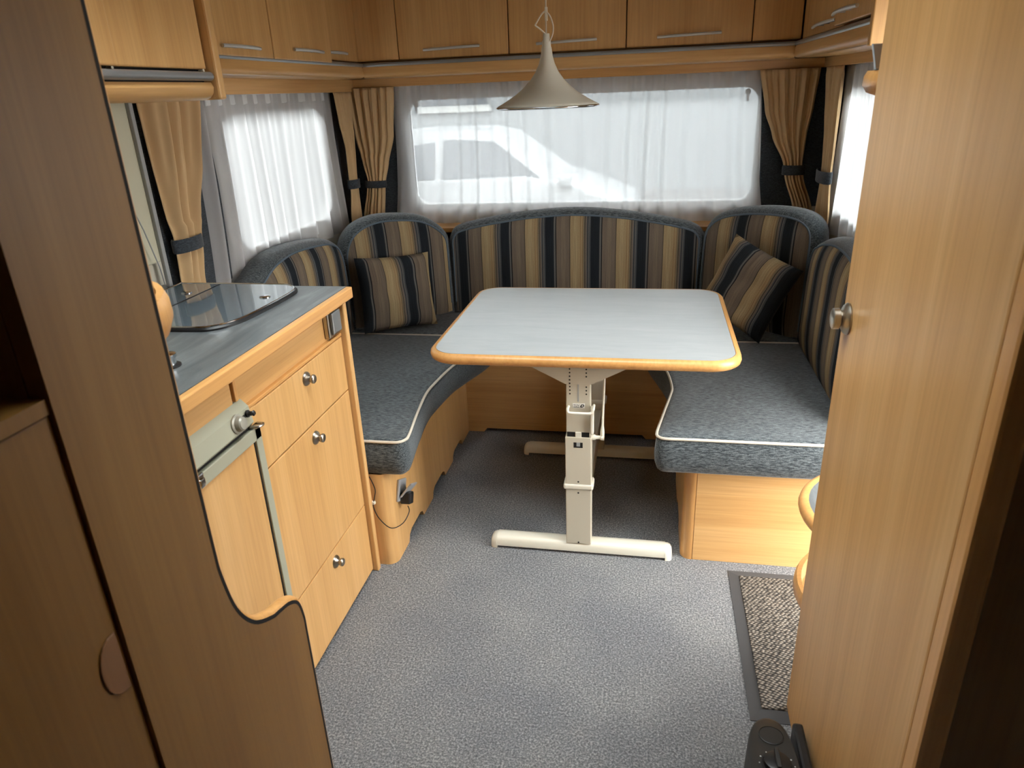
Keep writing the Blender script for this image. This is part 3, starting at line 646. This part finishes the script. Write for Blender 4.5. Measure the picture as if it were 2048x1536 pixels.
# ------------------------------------------------------------------ backrest cushions
def backrest(label, A, Bp, depth_dir, arch, zb=.464, depth=.105, u0=0.0, lean=.03):
    """striped face from A to Bp (plan points, left to right seen from the seat), arch: outline [(s,z)] over the top from left to right"""
    A, Bp = Vector((*A, 0)), Vector((*Bp, 0)); S = (Bp-A); L = S.length; S.normalize(); Dp = Vector((*depth_dir, 0)).normalized()
    t = thing('backrest_cushion', label, 'cushion', ((A+Bp)/2)[:2] + (zb,))
    top = [(p.x, p.y) for p in smooth_path([(s, z, 0) for s, z in arch], 5)]
    right = [(top[-1][0], top[-1][1] + (zb-top[-1][1])*k/6) for k in range(1, 6)]; left = [(top[0][0], zb + (top[0][1]-zb)*k/6) for k in range(1, 6)]
    rx, lx = top[-1][0], top[0][0]
    bot = [(rx-.0, zb+.006)] + [(rx + (lx-rx)*k/12, zb) for k in range(1, 12)] + [(lx, zb+.006)]
    pl = top + right + bot + left
    cs = (lx+rx)/2; cz = sum(z for s, z in pl)/len(pl)
    P = lambda s, z, d: A + S*s + Dp*(d + (z-zb)*lean) + Vector((0, 0, z))
    bm = bmesh.new(); uv = bm.loops.layers.uv.new('UVMap'); info = {}
    rings = []
    for k in (1, .975, .93, .85, .7, .5, .25):
        row = []
        for s, z in pl:
            ss, zz = cs+(s-cs)*k, cz+(z-cz)*k; v = bm.verts.new(P(ss, zz, -.022*(1-k**5)+.004)); info[v] = (ss+u0, zz); row.append(v)
        rings.append(row)
    n = len(pl)
    for a, b2 in zip(rings, rings[1:]):
        for i in range(n): bm.faces.new((a[i], a[(i+1) % n], b2[(i+1) % n], b2[i]))
    bm.faces.new(rings[-1])
    for f in bm.faces:
        for l in f.loops: l[uv].uv = info[l.vert]
    obj('front_panel', bm, 'striped_fabric', t, 60, 'striped front in navy, taupe and tan')
    bm = bmesh.new()
    poly2 = [Vector((s, z)) for s, z in reversed(pl)]
    rows = []
    for off, d in ((0, .003), (.012, .010), (.022, .028), (.027, .055), (.022, depth-.014), (0, depth)):
        q = offset_poly(poly2, off); rows.append([P(p.x, max(p.y, zb-.004), d) for p in q])
    loft(bm, rows, True, False, True); obj('boxing', bm, 'blue_fabric', t, 60, 'plain blue edge and back')
    bm = bmesh.new(); path = [P(s, z, .002) for s, z in left + top + right]; tube(bm, path, .0038, 8); obj('piping', bm, 'piping_blue', t, True)
    return t
backrest('wide rear backrest cushion with striped front below the window', (-.88, 3.10), (.214, 3.10), (0, 1),
         [(.004, .76), (.006, .80), (.03, .832), (.10, .852), (.22, .874), (.36, .893), (.547, .905), (.73, .894), (.87, .875), (.99, .853), (1.064, .832), (1.088, .80), (1.09, .76)], u0=.165)
backrest('left corner backrest cushion behind the upright pillow', (-1.262, 2.805), (-.888, 3.098), (-.62, .79),
         [(.004, .74), (.01, .80), (.038, .857), (.09, .895), (.17, .914), (.28, .909), (.36, .892), (.42, .857), (.462, .81), (.468, .74)], u0=.06, depth=.12)
backrest('right corner backrest cushion behind the tilted pillow', (.220, 3.098), (.590, 2.80), (.62, .79),
         [(.004, .76), (.010, .82), (.04, .870), (.10, .902), (.2, .923), (.31, .930), (.39, .924), (.44, .905), (.466, .868), (.470, .80)], u0=.03, depth=.12)
backrest('left side backrest cushion beside the worktop', (-1.256, 2.0), (-1.256, 2.79), (-1, 0),
         [(.003, .70), (.012, .76), (.06, .815), (.14, .848), (.24, .884), (.39, .897), (.60, .880), (.70, .861), (.755, .832), (.782, .78), (.786, .70)], u0=.1)
backrest('right side backrest cushion beside the wardrobe', (.580, 2.785), (.580, 2.0), (1, 0),
         [(.003, .70), (.02, .79), (.06, .835), (.13, .862), (.21, .884), (.34, .905), (.48, .908), (.60, .893), (.70, .862), (.77, .80), (.78, .70)], u0=.18)

# ------------------------------------------------------------------ scatter pillows
def pillow(label, w, h, th, mat4, u0, N=18):
    bm = bmesh.new(); uv = bm.loops.layers.uv.new('UVMap'); info = {}
    def P(i, j, sgn):
        u, v = 2*i/N-1, 2*j/N-1
        e = ((1-u**4)*(1-v**4))**.55
        pin = 1-.055*(1-abs(v)**2)*abs(u)**3; pin2 = 1-.055*(1-abs(u)**2)*abs(v)**3
        wr = .006*math.sin(5*u+2*v)*e + .004*math.sin(9*v-3*u)*e
        return (u*w/2*pin, sgn*th/2*e + wr, v*h/2*pin2)
    G = {}
    for sgn in (-1, 1):
        for i in range(N+1):
            for j in range(N+1):
                if sgn == 1 and (i in (0, N) or j in (0, N)): G[sgn, i, j] = G[-1, i, j]; continue
                v = bm.verts.new(P(i, j, sgn)); G[sgn, i, j] = v; info[v] = (i/N*w+u0, j/N*h)
        for i in range(N):
            for j in range(N): bm.faces.new((G[sgn, i, j], G[sgn, i+1, j], G[sgn, i+1, j+1], G[sgn, i, j+1]))
    for f in bm.faces:
        for l in f.loops: l[uv].uv = info[l.vert]
    o = obj('scatter_pillow', bm, 'striped_fabric', None, 60)
    o.matrix_world = mat4
    return tag(o, label, 'pillow', 'striped scatter pillows')
pillow('striped pillow standing upright on the left bench', .335, .320, .12,
       Matrix.Translation((-1.065, 2.838, .628)) @ Matrix.Rotation(math.radians(40), 4, 'Z') @ Matrix.Rotation(math.radians(-15), 4, 'X') @ Matrix.Rotation(math.radians(3), 4, 'Y'), .0)
pillow('striped pillow leaning tilted on one corner on the right bench', .315, .315, .12,
       Matrix.Translation((.385, 2.815, .665)) @ Matrix.Rotation(math.radians(-34), 4, 'Z') @ Matrix.Rotation(math.radians(-16), 4, 'X') @ Matrix.Rotation(math.radians(20), 4, 'Y'), .12)

# ------------------------------------------------------------------ table
t = thing('dining_table', 'folding pedestal table with grey top and beech edge', 'table', (-.19, 2.29, 0))
lx0, lx1, ly0, ly1, lz = -.630, .253, 1.903, 2.660, .70
bm = bmesh.new(); prism(bm, rrect(lx0, lx1, ly0, ly1, .075, 10), FXY, .672, lz); obj('tabletop', bm, 'table_laminate', t)
bm = bmesh.new(); rows = []
for off, z in ((-.004, .6695), (.010, .6695), (.016, .674), (.0185, .683), (.017, .692), (.010, .6985), (.002, .7003), (0, .698)):
    rows.append([Vector((x, y, z)) for x, y in rrect(lx0-off, lx1+off, ly0-off, ly1+off, .075+off, 10)])
loft(bm, rows, True, False, False); obj('edge_band', bm, 'beech_edge_y', t, 50)
obj('underside', B(lx0+.03, lx1-.03, ly0+.03, ly1-.03, .6685, .6715), 'cream_metal', t)
cxm = -.192
def pedestal(y, front):
    s = 1 if front else -1
    b_ = lambda x0, x1, d0, d1, z0, z1, bv=.002: B(x0, x1, min(y+s*d0, y+s*d1), max(y+s*d0, y+s*d1), z0, z1, bev=bv)
    obj('lower_column', b_(cxm-.040, cxm+.040, 0, .05, .04, .427), 'cream_metal', t)
    up = obj('upper_column', b_(cxm-.0365, cxm+.0365, .005, .045, .30, .668), 'cream_metal', t)
    obj('collar', b_(cxm-.047, cxm+.047, -.004, .054, .243, .263, .006), 'cream_plastic', t)
    obj('mouth', b_(cxm-.034, cxm+.034, .0035, .02, .422, .443, 0), 'dark_gap', t)
    sub('crossbar', b_(cxm-.009, cxm+.010, .001, .02, .421, .444, .002), 'cream_plastic', up)
    # foot with end caps
    yc = y + s*.027
    bm = bmesh.new(); pr = [(-.028, .010), (-.028, .030), (-.022, .040), (-.010, .0445), (.010, .0445), (.022, .040), (.028, .030), (.028, .010)]
    loft(bm, [[Vector((x, yc+a, z)) for a, z in pr] for x in (-.465, .085)]); ft = obj('foot', bm, 'cream_plastic', t, 40)
    for x, e in ((-.465, -1), (.085, 1)):
        bm = bmesh.new(); rows = []
        for k, (dx, q) in enumerate(((0, 1.03), (.008, 1.02), (.016, .92), (.021, .7))):
            rows.append([Vector((x+e*dx, yc+a*q, .0 + (z-.004)*q if z > .02 else .0)) for a, z in pr])
        loft(bm, rows); sub('end_cap', bm, 'cream_plastic', ft, 60)
    # bracket under the top
    bm = bmesh.new(); prism(bm, [(cxm-.152, .668), (cxm-.152, .660), (cxm-.038, .602), (cxm+.038, .602), (cxm+.152, .660), (cxm+.152, .668)], FXZ, y+s*.002, y+s*.005)
    br = obj('bracket', bm, 'cream_metal', t)
    obj('bracket_flange', b_(cxm-.152, cxm+.152, .005, .06, .6645, .6685, 0), 'cream_metal', t)
    bm = bmesh.new()
    for x in (-.0245, .0245):
        for k in range(8):
            if k in (3, 4) and x > 0: continue
            z = .570+.0115*k
            lathe(bm, [(.0024, 0), (.0024, .0006)], (cxm+x, y+s*(.0016 if z > .602 else .0046), z), (0, -s, 0), 10)
    for x in (-.12, -.062, -.048, .048, .062, .12): lathe(bm, [(.0036, 0), (.0036, .0006)], (cxm+x, y+s*.0016, .658), (0, -s, 0), 10)
    sub('bolt_hole', bm, 'dark_gap', br)['kind'] = 'stuff'
    obj('slot', b_(cxm-.0018, cxm+.0022, .0042, .01, .545, .602, 0), 'window_grey', t)
    # release handle of bent wire, locking lever and its boss
    yy = y - s*.012
    bm = bmesh.new(); tube(bm, smooth_path([(cxm-.029, y+s*.006, .528), (cxm-.030, yy, .526), (cxm-.028, yy-s*.004, .519), (cxm-.018, yy-s*.005, .5165), (cxm+.03, yy-s*.005, .5165), (cxm+.042, yy-s*.003, .520), (cxm+.047, yy, .53), (cxm+.047, y+s*.01, .533)], 5), .0042, 8)
    obj('release_handle', bm, 'cream_plastic', t, True)
    obj('release_plate', b_(cxm+.037, cxm+.047, -.006, .02, .44, .527, .003), 'cream_plastic', t)
    bm = bmesh.new(); lathe(bm, [(.009, 0), (.009, .012), (.006, .016), (.006, .03), (.009, .032), (.009, .04)], (cxm+.038, y+s*.012, .425), (1, 0, 0), 16); obj('lever_boss', bm, 'cream_plastic', t, True)
    bm = bmesh.new(); tube(bm, [(cxm+.072, y+s*.012, .418), (cxm+.073, y+s*.012, .45), (cxm+.073, y+s*.014, .465), (cxm+.077, y+s*.02, .625)], [.006, .006, .0032, .0028], 8); obj('lever', bm, 'cream_plastic', t, True)
    bm = bmesh.new(); box(bm, cxm-.014, cxm+.014, min(y-s*.0006, y+s*.002), max(y-s*.0006, y+s*.002), .392, .410); w_ = obj('window_slot', bm, 'dark_gap', t)
    sub('slot_pin', B(cxm-.005, cxm+.006, min(y-s*.0012, y), max(y-s*.0012, y), .397, .410), 'window_grey', w_)
    for z in (.272, .232, .046):
        bm = bmesh.new(); lathe(bm, [(.0028, 0), (.0028, .0008)], (cxm, y-s*.0002, z), (0, -s, 0), 10); obj('screw', bm, 'dark_gap', t)
    return up
up = pedestal(1.932, True); pedestal(2.645, False)
obj('stretcher', B(cxm-.005, cxm+.03, 1.985, 2.592, .15, .22, bev=.004), 'cream_metal', t)
# test-mark sticker
st = obj('sticker', B(cxm-.016, cxm+.020, 1.9362, 1.9372, .524, .539), 'sticker_white', t, False, 'small white test-mark sticker')
def text_mesh(s, size, mat4, m, parent, name):
    cu = bpy.data.curves.new(name, 'FONT'); cu.body = s; cu.size = size; cu.extrude = .0001
    to = bpy.data.objects.new(name, cu); COL.objects.link(to); bpy.context.view_layer.update()
    me = bpy.data.meshes.new_from_object(to.evaluated_get(bpy.context.evaluated_depsgraph_get())); bpy.data.objects.remove(to)
    me.transform(mat4); me.materials.clear(); me.materials.append(MATS[m])
    o = bpy.data.objects.new(name, me); COL.objects.link(o); o.parent = parent; return o
RX = Matrix.Rotation(PI/2, 4, 'X')
text_mesh('TÜV', .0095, Matrix.Translation((cxm-.0145, 1.9360, .5295)) @ RX, 'black_plastic', st, 'lettering')
bm = bmesh.new()
box(bm, cxm-.014, cxm+.004, 1.9357, 1.9363, .5262, .5276)
prism(bm, [(cxm+.006, .5262), (cxm+.0125, .5262), (cxm+.0185, .531), (cxm+.017, .5365), (cxm+.010, .5365), (cxm+.0065, .531)], FXZ, 1.9357, 1.9363); sub('test_mark', bm, 'black_plastic', st)
bm = bmesh.new(); prism(bm, [(cxm+.0095, .530), (cxm+.0130, .5295), (cxm+.0155, .5325), (cxm+.013, .5345)], FXZ, 1.9353, 1.9358); sub('test_mark_cut', bm, 'sticker_white', st)

# ------------------------------------------------------------------ pendant lamp
lxp, lyp = -.315, 2.28
t = thing('pendant_lamp', 'grey-beige trumpet-shaped pendant lamp on a looped cord', 'lamp', (lxp, lyp, 1.36))
po = [(.150, 1.3635), (.1525, 1.366), (.1515, 1.369), (.140, 1.3745), (.118, 1.3865), (.095, 1.4005), (.072, 1.418), (.050, 1.4395), (.034, 1.461), (.0235, 1.483), (.0175, 1.505), (.0145, 1.527)]
pi_ = [(r-.003, z-.0025) for r, z in reversed(po[2:])]
bm = bmesh.new(); lathe(bm, [(r, z-1.36) for r, z in po + pi_ + [(.147, 1.3645), (.150, 1.3635)]], (lxp, lyp, 1.36), (0, 0, 1), 48, False, False); obj('shade', bm, 'lamp_shade', t, 60)
bm = bmesh.new(); lathe(bm, [(.1515, 0), (.1555, .0015), (.1562, .004), (.1545, .0065), (.1505, .0065)], (lxp, lyp, 1.3605), (0, 0, 1), 48, False, False); obj('rim', bm, 'chrome', t, 60, 'polished metal rim')
bm = bmesh.new(); lathe(bm, [(.0135, 0), (.0125, .018), (.0105, .018), (.0098, .034), (.009, .036)], (lxp, lyp, 1.527), (0, 0, 1), 20); obj('neck', bm, 'lamp_shade', t, True)
bm = bmesh.new(); lathe(bm, [(.012, 0), (.012, .03), (.024, .05), (.028, .075), (.022, .098), (.008, .108)], (lxp, lyp, 1.485), (0, 0, -1), 20); obj('bulb', bm, 'sticker_white', t, True)
bm = bmesh.new(); tube(bm, [(lxp, lyp, 1.56), (lxp, lyp, ZC-.02)], .0022, 8); obj('cord', bm, 'lamp_cord', t, True)
bm = bmesh.new(); tube(bm, smooth_path([(lxp-.002, lyp-.004, 1.562), (lxp-.018, lyp-.006, 1.576), (lxp-.030, lyp-.008, 1.585), (lxp-.028, lyp-.008, 1.590), (lxp-.012, lyp-.006, 1.613), (lxp+.000, lyp-.004, 1.622)], 6), .0022, 8)
tube(bm, smooth_path([(lxp+.002, lyp-.004, 1.620), (lxp+.014, lyp-.008, 1.605), (lxp+.0215, lyp-.009, 1.582), (lxp+.020, lyp-.008, 1.562), (lxp+.012, lyp-.006, 1.545), (lxp+.006, lyp-.008, 1.540)], 6), .0022, 8); obj('cord_loop', bm, 'lamp_cord', t, True)
bm = bmesh.new(); box(bm, lxp-.003, lxp+.005, lyp-.007, lyp+.003, 1.596, 1.632, .0015); obj('cord_clip', bm, 'lamp_cord', t)
bm = bmesh.new(); lathe(bm, [(.05, 0), (.05, .012), (.03, .022), (.006, .026)], (lxp, lyp, ZC-.0005), (0, 0, -1), 28); obj('ceiling_rose', bm, 'cream_plastic', t, True)

# ------------------------------------------------------------------ curtains
def interp(tab, z):
    tab = sorted(tab)
    if z <= tab[0][0]: return tab[0][1:]
    for a, b2 in zip(tab, tab[1:]):
        if z <= b2[0]:
            f = (z-a[0])/(b2[0]-a[0]); f = f*f*(3-2*f)*.5+f*.5
            return tuple(x+(y-x)*f for x, y in zip(a[1:], b2[1:]))
    return tab[-1][1:]
def tied_curtain(label, f, depth, tab, folds, amp, sgn, seed=0, zt=1.4515, zb=.84, tie=(1.018, 1.05)):
    """f(s, z, d); tab rows (z, s_left, s_right) of the outline; sgn points into the room"""
    rnd = random.Random(seed); ph = [rnd.uniform(0, 6.28) for _ in range(4)]
    NU, NZ = 72, 44; waist = interp(tab, (tie[0]+tie[1])/2)
    t = thing('curtain', label, 'curtain', f((waist[0]+waist[1])/2, zb, depth), 'tied-back beige curtains')
    bm = bmesh.new(); rows = []
    for j in range(NZ+1):
        z = zb + (zt-zb)*j/NZ; a, b2 = interp(tab, z); row = []
        gather = min(1.0, max(.35, abs(b2-a)/.2))
        for i in range(NU+1):
            u = i/NU; th = 2*PI*folds*u
            w = math.sin(th + ph[0] + .9*math.sin(3*u+ph[1]) + (1.45-z)*1.2*math.sin(ph[2])) + .5*math.sin(.55*th + ph[2] + (1.45-z)*2.5) + (.35*math.sin(2.9*th+ph[3]) if z > 1.3 else .35*math.sin(2.9*th+ph[3])*max(0, (z-1.15)/.15))
            am = amp*(.55+.45*gather)*(1 if z < 1.43 else .6)
            cross = math.sqrt(max(0, 1-(2*u-1)**2))*(.016 if abs(b2-a) < .14 else .006)
            row.append(bm.verts.new(f(a+(b2-a)*u, z, depth + sgn*(am*w*.5 + cross))))
        rows.append(row)
    for r0, r1 in zip(rows, rows[1:]):
        for i in range(NU): bm.faces.new((r0[i], r0[i+1], r1[i+1], r1[i]))
    o = obj('drape', bm, 'beige_curtain', t, 80); so = o.modifiers.new('thickness', 'SOLIDIFY'); so.thickness = .0015
    # tieback band
    a, b2 = waist; c = (a+b2)/2; hw = abs(b2-a)/2+.008; bm = bmesh.new(); rows = []
    for z, k in ((tie[0], 1.0), (tie[0]+.004, 1.04), (tie[1]-.004, 1.04), (tie[1], 1.0)):
        rows.append([Vector(f(c+hw*k*math.cos(q), z, depth+sgn*(.008+.024*k*math.sin(q)))) for q in [2*PI*i/28 for i in range(28)]])
    for z, k in ((tie[1], .95), (tie[0], .95)): rows.append([Vector(f(c+hw*k*math.cos(q), z, depth+sgn*(.008+.024*k*math.sin(q)))) for q in [2*PI*i/28 for i in range(28)]])
    loft(bm, rows, True, False, False); obj('tieback', bm, 'blue_panel', t, 40, 'dark blue tieback')
FX = lambda s, z, d: (s, d, z)
FY = lambda s, z, d: (d, s, z)
tied_curtain('tied beige curtain left of the rear window', FX, 3.268, [(.84, -1.36, -1.245), (.88, -1.35, -1.248), (1.018, -1.318, -1.232), (1.05, -1.310, -1.225), (1.12, -1.325, -1.205), (1.25, -1.352, -1.165), (1.46, -1.37, -1.143)], 5.5, .016, -1, 1)
tied_curtain('tied beige curtain right of the rear window', FX, 3.268, [(.84, .615, .695), (.9, .603, .678), (1.035, .556, .63), (1.085, .546, .620), (1.2, .49, .625), (1.3, .452, .64), (1.46, .420, .652)], 5.5, .016, -1, 2, tie=(1.04, 1.08))
tied_curtain('tied beige curtain at the far end of the left window', FY, -1.345, [(.84, 3.08, 3.21), (.9, 3.09, 3.2), (1.02, 3.12, 3.19), (1.08, 3.115, 3.19), (1.2, 3.115, 3.21), (1.32, 3.08, 3.235), (1.46, 3.05, 3.25)], 4, .013, 1, 3, zt=1.4365, tie=(1.03, 1.07))
tied_curtain('tied beige curtain at the far end of the right window', FY, .672, [(.84, 2.95, 3.16), (.9, 2.92, 3.15), (1.03, 2.96, 3.12), (1.09, 2.965, 3.12), (1.2, 2.96, 3.15), (1.3, 2.955, 3.19), (1.46, 2.95, 3.255)], 4.5, .013, -1, 4, tie=(1.035, 1.08))
tied_curtain('tied beige curtain between the kitchen blind and left window', FY, -1.362, [(.84, 1.825, 1.935), (.92, 1.83, 1.937), (1.005, 1.84, 1.955), (1.05, 1.845, 1.962), (1.12, 1.835, 1.985), (1.25, 1.83, 2.03), (1.44, 1.83, 2.08)], 2.6, .030, 1, 5, zt=1.4365, tie=(1.01, 1.05))
def net_curtain(label, f, depth, s0, s1, z0, z1, sgn, folds, seed, flare=.0):
    rnd = random.Random(seed); NU, NZ = int(folds*18), 26
    fr = [(rnd.uniform(.5, 1.6)*folds/3, rnd.uniform(0, 6.28), rnd.uniform(.4, 1)) for _ in range(5)]
    bm = bmesh.new(); rows = []
    for j in range(NZ+1):
        v = j/NZ; z = z0 + (z1-z0)*v; row = []
        for i in range(NU+1):
            u = i/NU; d = 0
            env = 0
            for q, p, a in fr: env += a*math.sin(2*PI*q*.35*u + p)
            w_ = 2*PI*folds*u + 1.3*env + (1-v)*.5*math.sin(5*u+fr[1][1])
            d = (.0105+.0035*math.sin(env*2+fr[2][1]))*(math.sin(w_) + .3*math.sin(2*w_+fr[3][1]))*(1.05-.45*v)
            d += .0022*math.sin(2*PI*folds*3.1*u+env)*(v**5)
            lean = .025*math.sin(2*PI*u*1.7+fr[0][1])*(1-v)
            s = s0 + (s1-s0)*u + lean*(1 if 0 < i < NU else 0) + flare*(2*u-1)*(1-v)**3
            row.append(bm.verts.new(f(s, z, depth+sgn*d)))
        rows.append(row)
    for r0, r1 in zip(rows, rows[1:]):
        for i in range(NU): bm.faces.new((r0[i], r0[i+1], r1[i+1], r1[i]))
    o = obj('net_curtain', bm, 'net_voile', None, 80)
    return tag(o, label, 'curtain', 'white net curtains')
net_curtain('wide white net curtain across the rear window', FX, 3.288, -1.165, .435, .845, 1.4515, -1, 17, 11, .035)
net_curtain('white net curtain over the left window by the kitchen', FY, -1.376, 2.07, 3.105, .85, 1.4365, 1, 11, 12, .02)
net_curtain('white net curtain over the right window beside the wardrobe', FY, .703, 2.1, 3.06, .85, 1.4515, -1, 11, 13, .02)

# ------------------------------------------------------------------ small things
t = thing('door_mat', 'dark doormat with black rubber border by the wardrobe', 'mat', (.5, 1.6, 0))
mx0, mx1, my0, my1 = .277, .715, 1.328, 1.905
bm = bmesh.new(); o_ = [(mx0, my0), (mx1, my0), (mx1, my1), (mx0, my1)]; i_ = [(mx0+.03, my0+.035), (mx1-.03, my0+.035), (mx1-.03, my1-.03), (mx0+.03, my1-.03)]
loft(bm, [[Vector((x, y, z)) for x, y in p] for p, z in ((o_, 0), (o_, .002), (i_, .006), (i_, .0))], True, False, False); obj('border', bm, 'rubber', t)
bm = bmesh.new(); box(bm, mx0+.03, mx1-.03, my0+.035, my1-.03, 0, .009, .002); obj('weave', bm, 'mat_weave', t, False, 'ribbed grey-brown woven field')
t = thing('fan_heater', 'black plastic fan heater with dial on the floor by the wardrobe', 'heater', (.29, 1.05, 0))
hpts = [(.218, .86), (.224, 1.0), (.231, 1.09), (.240, 1.15), (.254, 1.186), (.272, 1.203), (.289, 1.207), (.306, 1.198), (.318, 1.175), (.326, 1.13), (.330, 1.05), (.332, .95), (.334, .86)]
hc = Vector((.278, 1.04, 0))
def hp(k): return [Vector((hc.x+(p.x-hc.x)*k, hc.y+(p.y-hc.y)*(k if p.y > 1.04 else 1), 0)) for p in smooth_path([(a, b2, 0) for a, b2 in hpts], 4)]
zs = lambda y: .150 + .10*(1.2-y)
bm = bmesh.new(); rows = []
for k, z in ((1.02, .0), (1.04, .02), (1.02, .09)): rows.append([Vector((p.x, p.y, z)) for p in hp(k)])
for k, dz in ((1.0, -.014), (.975, -.004), (.93, 0)): rows.append([Vector((p.x, p.y, zs(p.y)+dz)) for p in hp(k)])
loft(bm, rows); obj('housing', bm, 'satin_black', t, 50)
tilt = Vector((0, .1, 1)).normalized()
bm = bmesh.new(); lathe(bm, [(.0255, -.001), (.0255, .0016), (.024, .0022), (.0232, .0008), (.0225, .0016)], (.284, 1.150, zs(1.150)), tilt, 36, False, True); obj('cover_disc', bm, 'satin_black', t, 30)
yd = 1.074; z_ = zs(yd); bm = bmesh.new(); lathe(bm, [(.030, -.001), (.030, .0014), (.0275, .0016), (.0270, .0004), (.0262, .0004), (.0255, .010), (.0215, .012), (.004, .012)], (.284, yd, z_), tilt, 36); kn = obj('dial', bm, 'black_plastic', t, 30)
sub('dial_grip', B(.2795, .2885, yd-.022, yd+.022, z_+.010, z_+.022, bev=.002), 'satin_black', kn)
bm = bmesh.new()
for k in range(9):
    a = PI/2 + math.radians(-120+30*k); p = Vector((.284+.0335*math.cos(a), yd+.0335*math.sin(a), 0)); lathe(bm, [(.0016 if k % 2 else .0024, -.0005), (.0012, .0010)], (p.x, p.y, zs(p.y)), tilt, 8)
obj('dial_marks', bm, 'white_print', t)
bm = bmesh.new(); box(bm, .336, .358, 1.06, 1.205, .0, .142, .006); obj('side_grille', bm, 'black_plastic', t)

t = thing('power_socket', 'silver flap power socket on the left bench base', 'socket', (-.77, 1.87, .22))
Rm = Matrix.Translation((-.770, 1.895, .225)) @ Matrix.Rotation(math.radians(-24), 4, 'X')
def lb(x0, x1, y0, y1, z0, z1, bev=.003):
    bm = B(x0, x1, y0, y1, z0, z1, bev=bev); bmesh.ops.transform(bm, matrix=Rm, verts=bm.verts); return bm
obj('plate', lb(0, .008, -.036, .036, -.036, .036), 'silver_flap', t)
bm = B(0, .006, -.03, .03, 0, .058, bev=.002); bmesh.ops.transform(bm, matrix=Rm @ Matrix.Translation((.008, 0, -.02)) @ Matrix.Rotation(math.radians(38), 4, 'Y'), verts=bm.verts); obj('flap', bm, 'silver_flap', t)
t = thing('plug_adapter', 'black plug adapter with thin cable in the bench socket', 'plug', (-.75, 1.88, .19))
bm = B(.008, .042, -.020, .018, -.044, -.004, bev=.005); bmesh.ops.transform(bm, matrix=Rm, verts=bm.verts); obj('housing', bm, 'black_plastic', t)
bm = bmesh.new(); tube(bm, smooth_path([(-.742, 1.875, .178), (-.738, 1.87, .158), (-.748, 1.83, .140), (-.772, 1.788, .148), (-.806, 1.783, .185), (-.822, 1.788, .225), (-.815, 1.787, .255), (-.808, 1.786, .285), (-.816, 1.787, .315), (-.824, 1.79, .33)], 7), .0016, 6); obj('cable', bm, 'black_plastic', t, True)
bm = bmesh.new(); box(bm, -.826, -.814, 1.782, 1.793, .233, .243, .002); obj('cable_clip', bm, 'cream_plastic', t)
